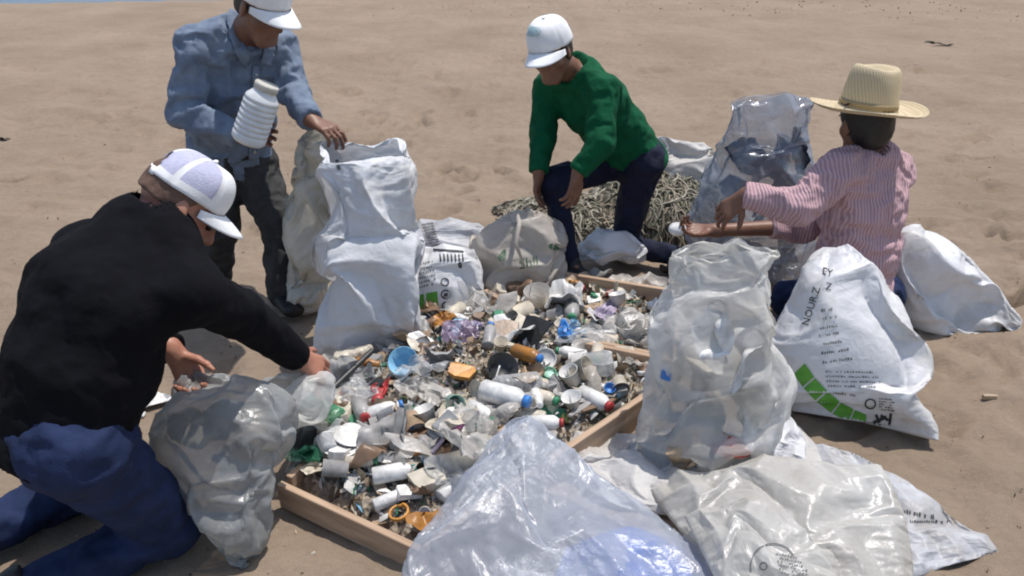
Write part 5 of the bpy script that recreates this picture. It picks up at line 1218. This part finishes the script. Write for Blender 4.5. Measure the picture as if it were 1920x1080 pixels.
# crushed clear bottle in the right hand of the kneeling man
a0, a1 = pt(612, 702, 2.02), pt(530, 800, 1.88)
rows = [(500, 782, 548, 812, 1.88, .03), (522, 750, 592, 792, 1.91, .045), (552, 715, 622, 750, 1.97, .045), (585, 694, 625, 716, 2.02, .03)]
bag('crushed_bottle', rows, M['film_milky'], 'crushed clear bottle in the right hand of the kneeling man in black', 'bottle', close_top=True, nu=48, nv=49, levels=3, ex=.12)
rows = [(470, 760, 530, 775, 1.95, .03), (480, 735, 560, 735, 1.97, .04), (500, 708, 560, 700, 2.0, .02)]
bag('clear_film_bunch', rows, M['film_grey'], 'bunch of clear film between the grey bag and the crushed bottle', 'film', close_top=True, nu=48, nv=49, levels=3, ex=.2)
# cup held by the person in pink
V, F = lathe([(.0005, 0), (.03, .002), (.045, .02), (.046, .03), (.040, .045), (.02, .055), (.0005, .056)], 22); o = lmesh('foam_ball', V, F, PM['white']); o.location = tuple(pt(1270, 438, 2.93)); o.rotation_euler = (R(8), R(-6), 0); o.scale = (.8, .8, .8)
tag(o, 'white round foam float in the bare hand beside the tall clear bag', 'float')
# things seen through the clear bags
def inside(px, py, Y, o, label, cat, rot_=(0, 0, 0), group=None):
    p = pt(px, py, Y); o.location = tuple(p); o.rotation_euler = tuple(R(a) for a in rot_); tag(o, label, cat, group)
inside(1300, 838, 1.90, crumpled('red_wrapper', .17, .10, .07, PM['tan'], 51, 24), 'brownish red wrapper low inside the full clear bag', 'wrapper', (60, 0, 10))
inside(1365, 835, 1.89, crumpled('red_wrapper', .10, .05, .05, simple('dull_red', (.48, .12, .08), .6), 52, 20), 'dull red wrapper at the bottom right inside the full clear bag', 'wrapper', (60, 0, -20))
inside(1345, 578, 2.03, coil('bottle_mouth', .026, .007, PM['grey'], 1.02), 'greyish bottle mouth showing near the top of the full clear bag', 'ring', (60, 0, 0))
inside(1246, 700, 1.97, slab('blue_piece', .03, .04, .02, PM['blue'], 53, .1), 'small blue piece at the left inside the full clear bag', 'scrap', (70, 0, 0))
inside(1330, 702, 1.94, slab('brown_piece', .03, .02, .02, PM['brown'], 54, .1), 'small brown piece in the middle of the full clear bag', 'scrap', (70, 0, 0))
k = 0
for px, py, sz in ((1300, 800, .2), (1400, 810, .22), (1270, 750, .13), (1350, 740, .22), (1425, 740, .13), (1300, 680, .13), (1400, 680, .2), (1340, 630, .12), (1280, 830, .12), (1420, 840, .12), (1375, 770, .14), (1250, 790, .10)):
    k += 1; inside(px, py, 1.99, crumpled('white_wad', sz, sz, .09, PM[('white', 'cream', 'white', 'white', 'cream')[k % 5]], 60+k, 22, .12), 'crumpled pale plastic wad inside the full clear bag', 'wad', (55, 0, k*40), 'pale wads inside the full clear bag')
k = 0
for px, py, sz, c_ in ((1400, 300, .14, 'dk'), (1450, 310, .15, 'dk'), (1490, 290, .12, 'dk'), (1380, 370, .13, 'dk'), (1480, 350, .10, 'dk')):
    k += 1; inside(px, py, 3.40, crumpled('dark_wad', sz*1.5, sz*1.3, .07, simple('dark_blue_plastic', (.03, .04, .07), .5), 80+k, 20) if k == 1 else crumpled('dark_wad', sz*1.5, sz*1.3, .07, bpy.data.materials['dark_blue_plastic'], 80+k, 20), 'dark bluish wad inside the tall clear bag', 'wad', (70, 0, k*30), 'dark wads inside the tall clear bag')
for px, py, sz in ((1360, 440, .14), (1430, 410, .16), (1480, 450, .15), (1400, 480, .15), (1460, 490, .14), (1340, 480, .10), (1450, 370, .13), (1400, 350, .10)):
    k += 1; inside(px, py, 3.42, crumpled('grey_wad', sz, sz*.8, .08, PM[('grey', 'cream', 'tan')[k % 3]], 80+k, 22), 'greyish wad inside the tall clear bag', 'wad', (60, 0, k*35), 'greyish wads inside the tall clear bag')
o = rod('black_bottle', .11, .018, PM['black'], 0, 12); inside(1484, 262, 3.34, o, 'black narrow bottle upright in the tall clear bag', 'bottle', (0, 90, 0))
for px, py, Yv, c_ in ((360, 800, 1.80, 'cream'), (420, 790, 1.80, 'grey'), (470, 810, 1.78, 'tan'), (430, 860, 1.74, 'grey')):
    inside(px, py, Yv, crumpled('pale_wad', .12, .09, .06, PM[c_], int(px), 20), 'pale wad inside the grey clear bag', 'wad', (50, 0, px), 'pale wads inside the grey clear bag')
inside(508, 826, 1.74, rod('dark_cap', .03, .018, PM['grey'], 0, 12), 'dark round cap end poking out of the grey clear bag', 'cap', (0, 30, 60))
# rope heap
HC = [(gp(1235, 450, .0)[:2]+A3(.03, .22), .46, .36, .30), (gp(1080, 440, 0)[:2]+A3(.0, .05), .36, .28, .17), (gp(1000, 400, 0)[:2], .22, .14, .05)]
def rheap(x, y):
    h = 0
    for c_, a, b, hh in HC: q = ((x-c_[0])/a)**2+((y-c_[1])/b)**2; h = max(h, hh*max(0, 1-q)**.6)
    return h
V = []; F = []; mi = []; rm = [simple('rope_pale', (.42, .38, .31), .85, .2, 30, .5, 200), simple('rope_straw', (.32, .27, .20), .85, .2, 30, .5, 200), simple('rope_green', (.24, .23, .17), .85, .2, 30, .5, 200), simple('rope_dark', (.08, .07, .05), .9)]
cnt = 0
while cnt < 1700:
    c_, a, b, hh = HC[rnd.choice((0, 0, 0, 1, 1, 2))]; t = rnd.uniform(0, 6.28); q = math.sqrt(rnd.random()); x, y = c_[0]+a*q*math.cos(t), c_[1]+b*q*math.sin(t); d = rnd.uniform(0, 6.28); P = []; kk = rnd.uniform(-14, 14); r_ = rnd.choice((.0015, .002, .0025, .004, .006)); dz = rnd.uniform(-.01, .018)
    for s in range(rnd.randint(9, 20)):
        P.append((x, y, rheap(x, y)+dz+r_+.008*math.sin(s*.9+t))); d += kk*.03+rnd.uniform(-.9, .9); x += .020*math.cos(d); y += .020*math.sin(d)
        if rheap(x, y) <= 0: d += 1.8
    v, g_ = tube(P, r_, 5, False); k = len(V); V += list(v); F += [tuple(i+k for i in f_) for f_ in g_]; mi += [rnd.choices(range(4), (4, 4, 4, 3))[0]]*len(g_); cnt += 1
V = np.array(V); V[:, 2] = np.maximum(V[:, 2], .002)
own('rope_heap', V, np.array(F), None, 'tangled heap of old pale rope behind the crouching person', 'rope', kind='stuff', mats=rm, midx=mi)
gx = np.linspace(-.5, .5, 60); Vb = []
c_, a, b, hh = HC[0]
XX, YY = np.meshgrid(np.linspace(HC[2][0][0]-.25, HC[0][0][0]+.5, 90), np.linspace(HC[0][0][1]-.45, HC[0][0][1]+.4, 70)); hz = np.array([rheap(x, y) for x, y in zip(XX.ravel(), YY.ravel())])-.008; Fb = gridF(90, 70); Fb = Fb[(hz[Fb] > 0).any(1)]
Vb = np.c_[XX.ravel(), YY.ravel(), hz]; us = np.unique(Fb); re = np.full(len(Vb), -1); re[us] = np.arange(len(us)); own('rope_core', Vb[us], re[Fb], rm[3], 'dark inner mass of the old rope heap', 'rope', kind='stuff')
# white scraps and debris on the sand
def onsand(o, px, py, label, cat, rot_=(0, 0, 0), lift=0., group=None):
    p = gp(px, py, 0); o.location = (p[0], p[1], ground_z(p[0], p[1])+lift); o.rotation_euler = tuple(R(a) for a in rot_); tag(o, label, cat, group)
onsand(crumpled('white_film', .11, .07, .04, PM['white'], 91, 22), 288, 752, 'white plastic film on the sand left of the grey clear bag', 'film', (0, 0, 20))
onsand(slab('white_scrap', .05, .03, .008, PM['white'], 92, .2), 262, 772, 'small white scrap on the sand beside the kneeling man\'s back', 'scrap')
onsand(crumpled('brown_scrap', .12, .05, .04, PM['tan'], 93, 18), 505, 600, 'tan strip of debris in the shadow behind the black sleeve', 'scrap', (0, 0, -12))
onsand(slab('small_stick', .06, .018, .012, PM['tan'], 94, .1), 1852, 752, 'short pale stick lying on the sand at the far right', 'stick', (0, 0, 5))
onsand(crumpled('dark_weed', .16, .07, .05, rm[3], 95, 16), 1745, 78, 'dark clump of weed far back on the right', 'weed', (0, 0, 25))
onsand(crumpled('dark_weed', .18, .05, .03, rm[3], 96, 14), 1770, 86, 'flat dark clump of weed just beside the larger one', 'weed', (0, 0, -5))
onsand(crumpled('dark_weed', .08, .05, .03, rm[3], 97, 14), 5, 258, 'dark clump of weed at the left edge of the photo', 'weed')
def pks():
    while True:
        x, y = rnd.uniform(0, 1920), rnd.uniform(0, 1)**1.3*1080; p = gp(x, max(y, 2), 0)
        if rnd.random() < .5+.5*float(fbm(p[None], 2.2, 3)[0]): p[2] = ground_z(p[0], p[1])+.003; return p
shards(900, pks, .005, [PM['brown'], rm[3], PM['tan'], PM['cream'], rm[3], PM['brown']], 'sand_debris', 'scattered crumbs of weed, shell and wood on the sand', 'debris')
def pks2():
    while True:
        x, y = rnd.gauss(1550, 420), abs(rnd.gauss(0, 16))+2
        if 0 < x < 1950: p = gp(x, y, 0); p[2] = ground_z(p[0], p[1])+.003; return p
shards(260, pks2, .012, [PM['brown'], rm[3], rm[3], PM['tan']], 'wrack_line', 'line of dark dried weed far back on the beach', 'debris')

# ------------------------------------------------------------------ labels for the small litter: by the nearest thing one can find
HP = [('the teal-capped bottle', 720, 908), ('the white tube bottle', 725, 950), ('the orange coil', 752, 972), ('the dusty grey jar', 640, 898), ('the foam bowl', 664, 825), ('the green film', 585, 860), ('the tan tin cup', 780, 808),
      ('the pink tube', 855, 830), ('the clear crumpled bag', 765, 862), ('the mint cup', 847, 760), ('the whitish film', 800, 740), ('the blue bowl', 762, 700), ('the small red ball', 710, 768), ('the orange packet', 868, 712), ('the black bowl', 937, 708),
      ('the dark slab', 998, 650), ('the lilac wrapper', 860, 640), ('the green box', 930, 610), ('the round white lid', 1022, 690), ('the green ring', 1030, 720), ('the clear food box', 1122, 700), ('the dark blue cap', 1142, 742), ('the blue wrapper', 1068, 640),
      ('the milky tub', 1010, 575), ('the cream blocks', 945, 572), ('the tan wrapper', 1062, 555), ('the long grey wrapper', 1132, 600), ('the fan of dark strips', 1110, 775), ('the black pipe', 630, 760), ('the middle board', 1180, 668), ('the far board', 1180, 555),
      ('the front board', 620, 945), ('the big dusty film', 915, 800), ('the beige foam lump', 668, 684), ('the right board', 1180, 765)]
def proj(p):
    v = np.array(p)-A3(0, 0, CH); f_ = A3(0, math.cos(CP), -math.sin(CP)); u_ = A3(0, math.sin(CP), math.cos(CP)); d_ = v@f_; return 960+CF*v[0]/d_, 540-CF*(v@u_)/d_
used = set()
for o in list(COL.objects):
    if o.parent is None and o.get('group') and 'in the litter' in o['group']:
        x, y = proj(o.location); base = o['label'].split(' in the litter')[0]; ds = sorted(HP, key=lambda h: math.hypot(h[1]-x, (h[2]-y)*1.3))
        h, h2 = ds[0], ds[1]; dx, dy = x-h[1], y-h[2]; dr = ('left of' if dx < 0 else 'right of') if abs(dx) > abs(dy)*1.2 else ('beyond' if dy < 0 else 'in front of')
        adj = 'just ' if math.hypot(dx, dy) < 32 else ''
        for lb in (base+' '+adj+dr+' '+h[0], base+' between '+h[0]+' and '+h2[0], base+' '+('left' if dx < 0 else 'right')+' of '+h[0]+', towards '+ds[2][0], base+' '+('beyond' if dy < 0 else 'in front of')+' '+h2[0]+', near '+h[0]):
            if lb not in used and len(lb.split()) <= 16: break
        used.add(lb); o['label'] = lb
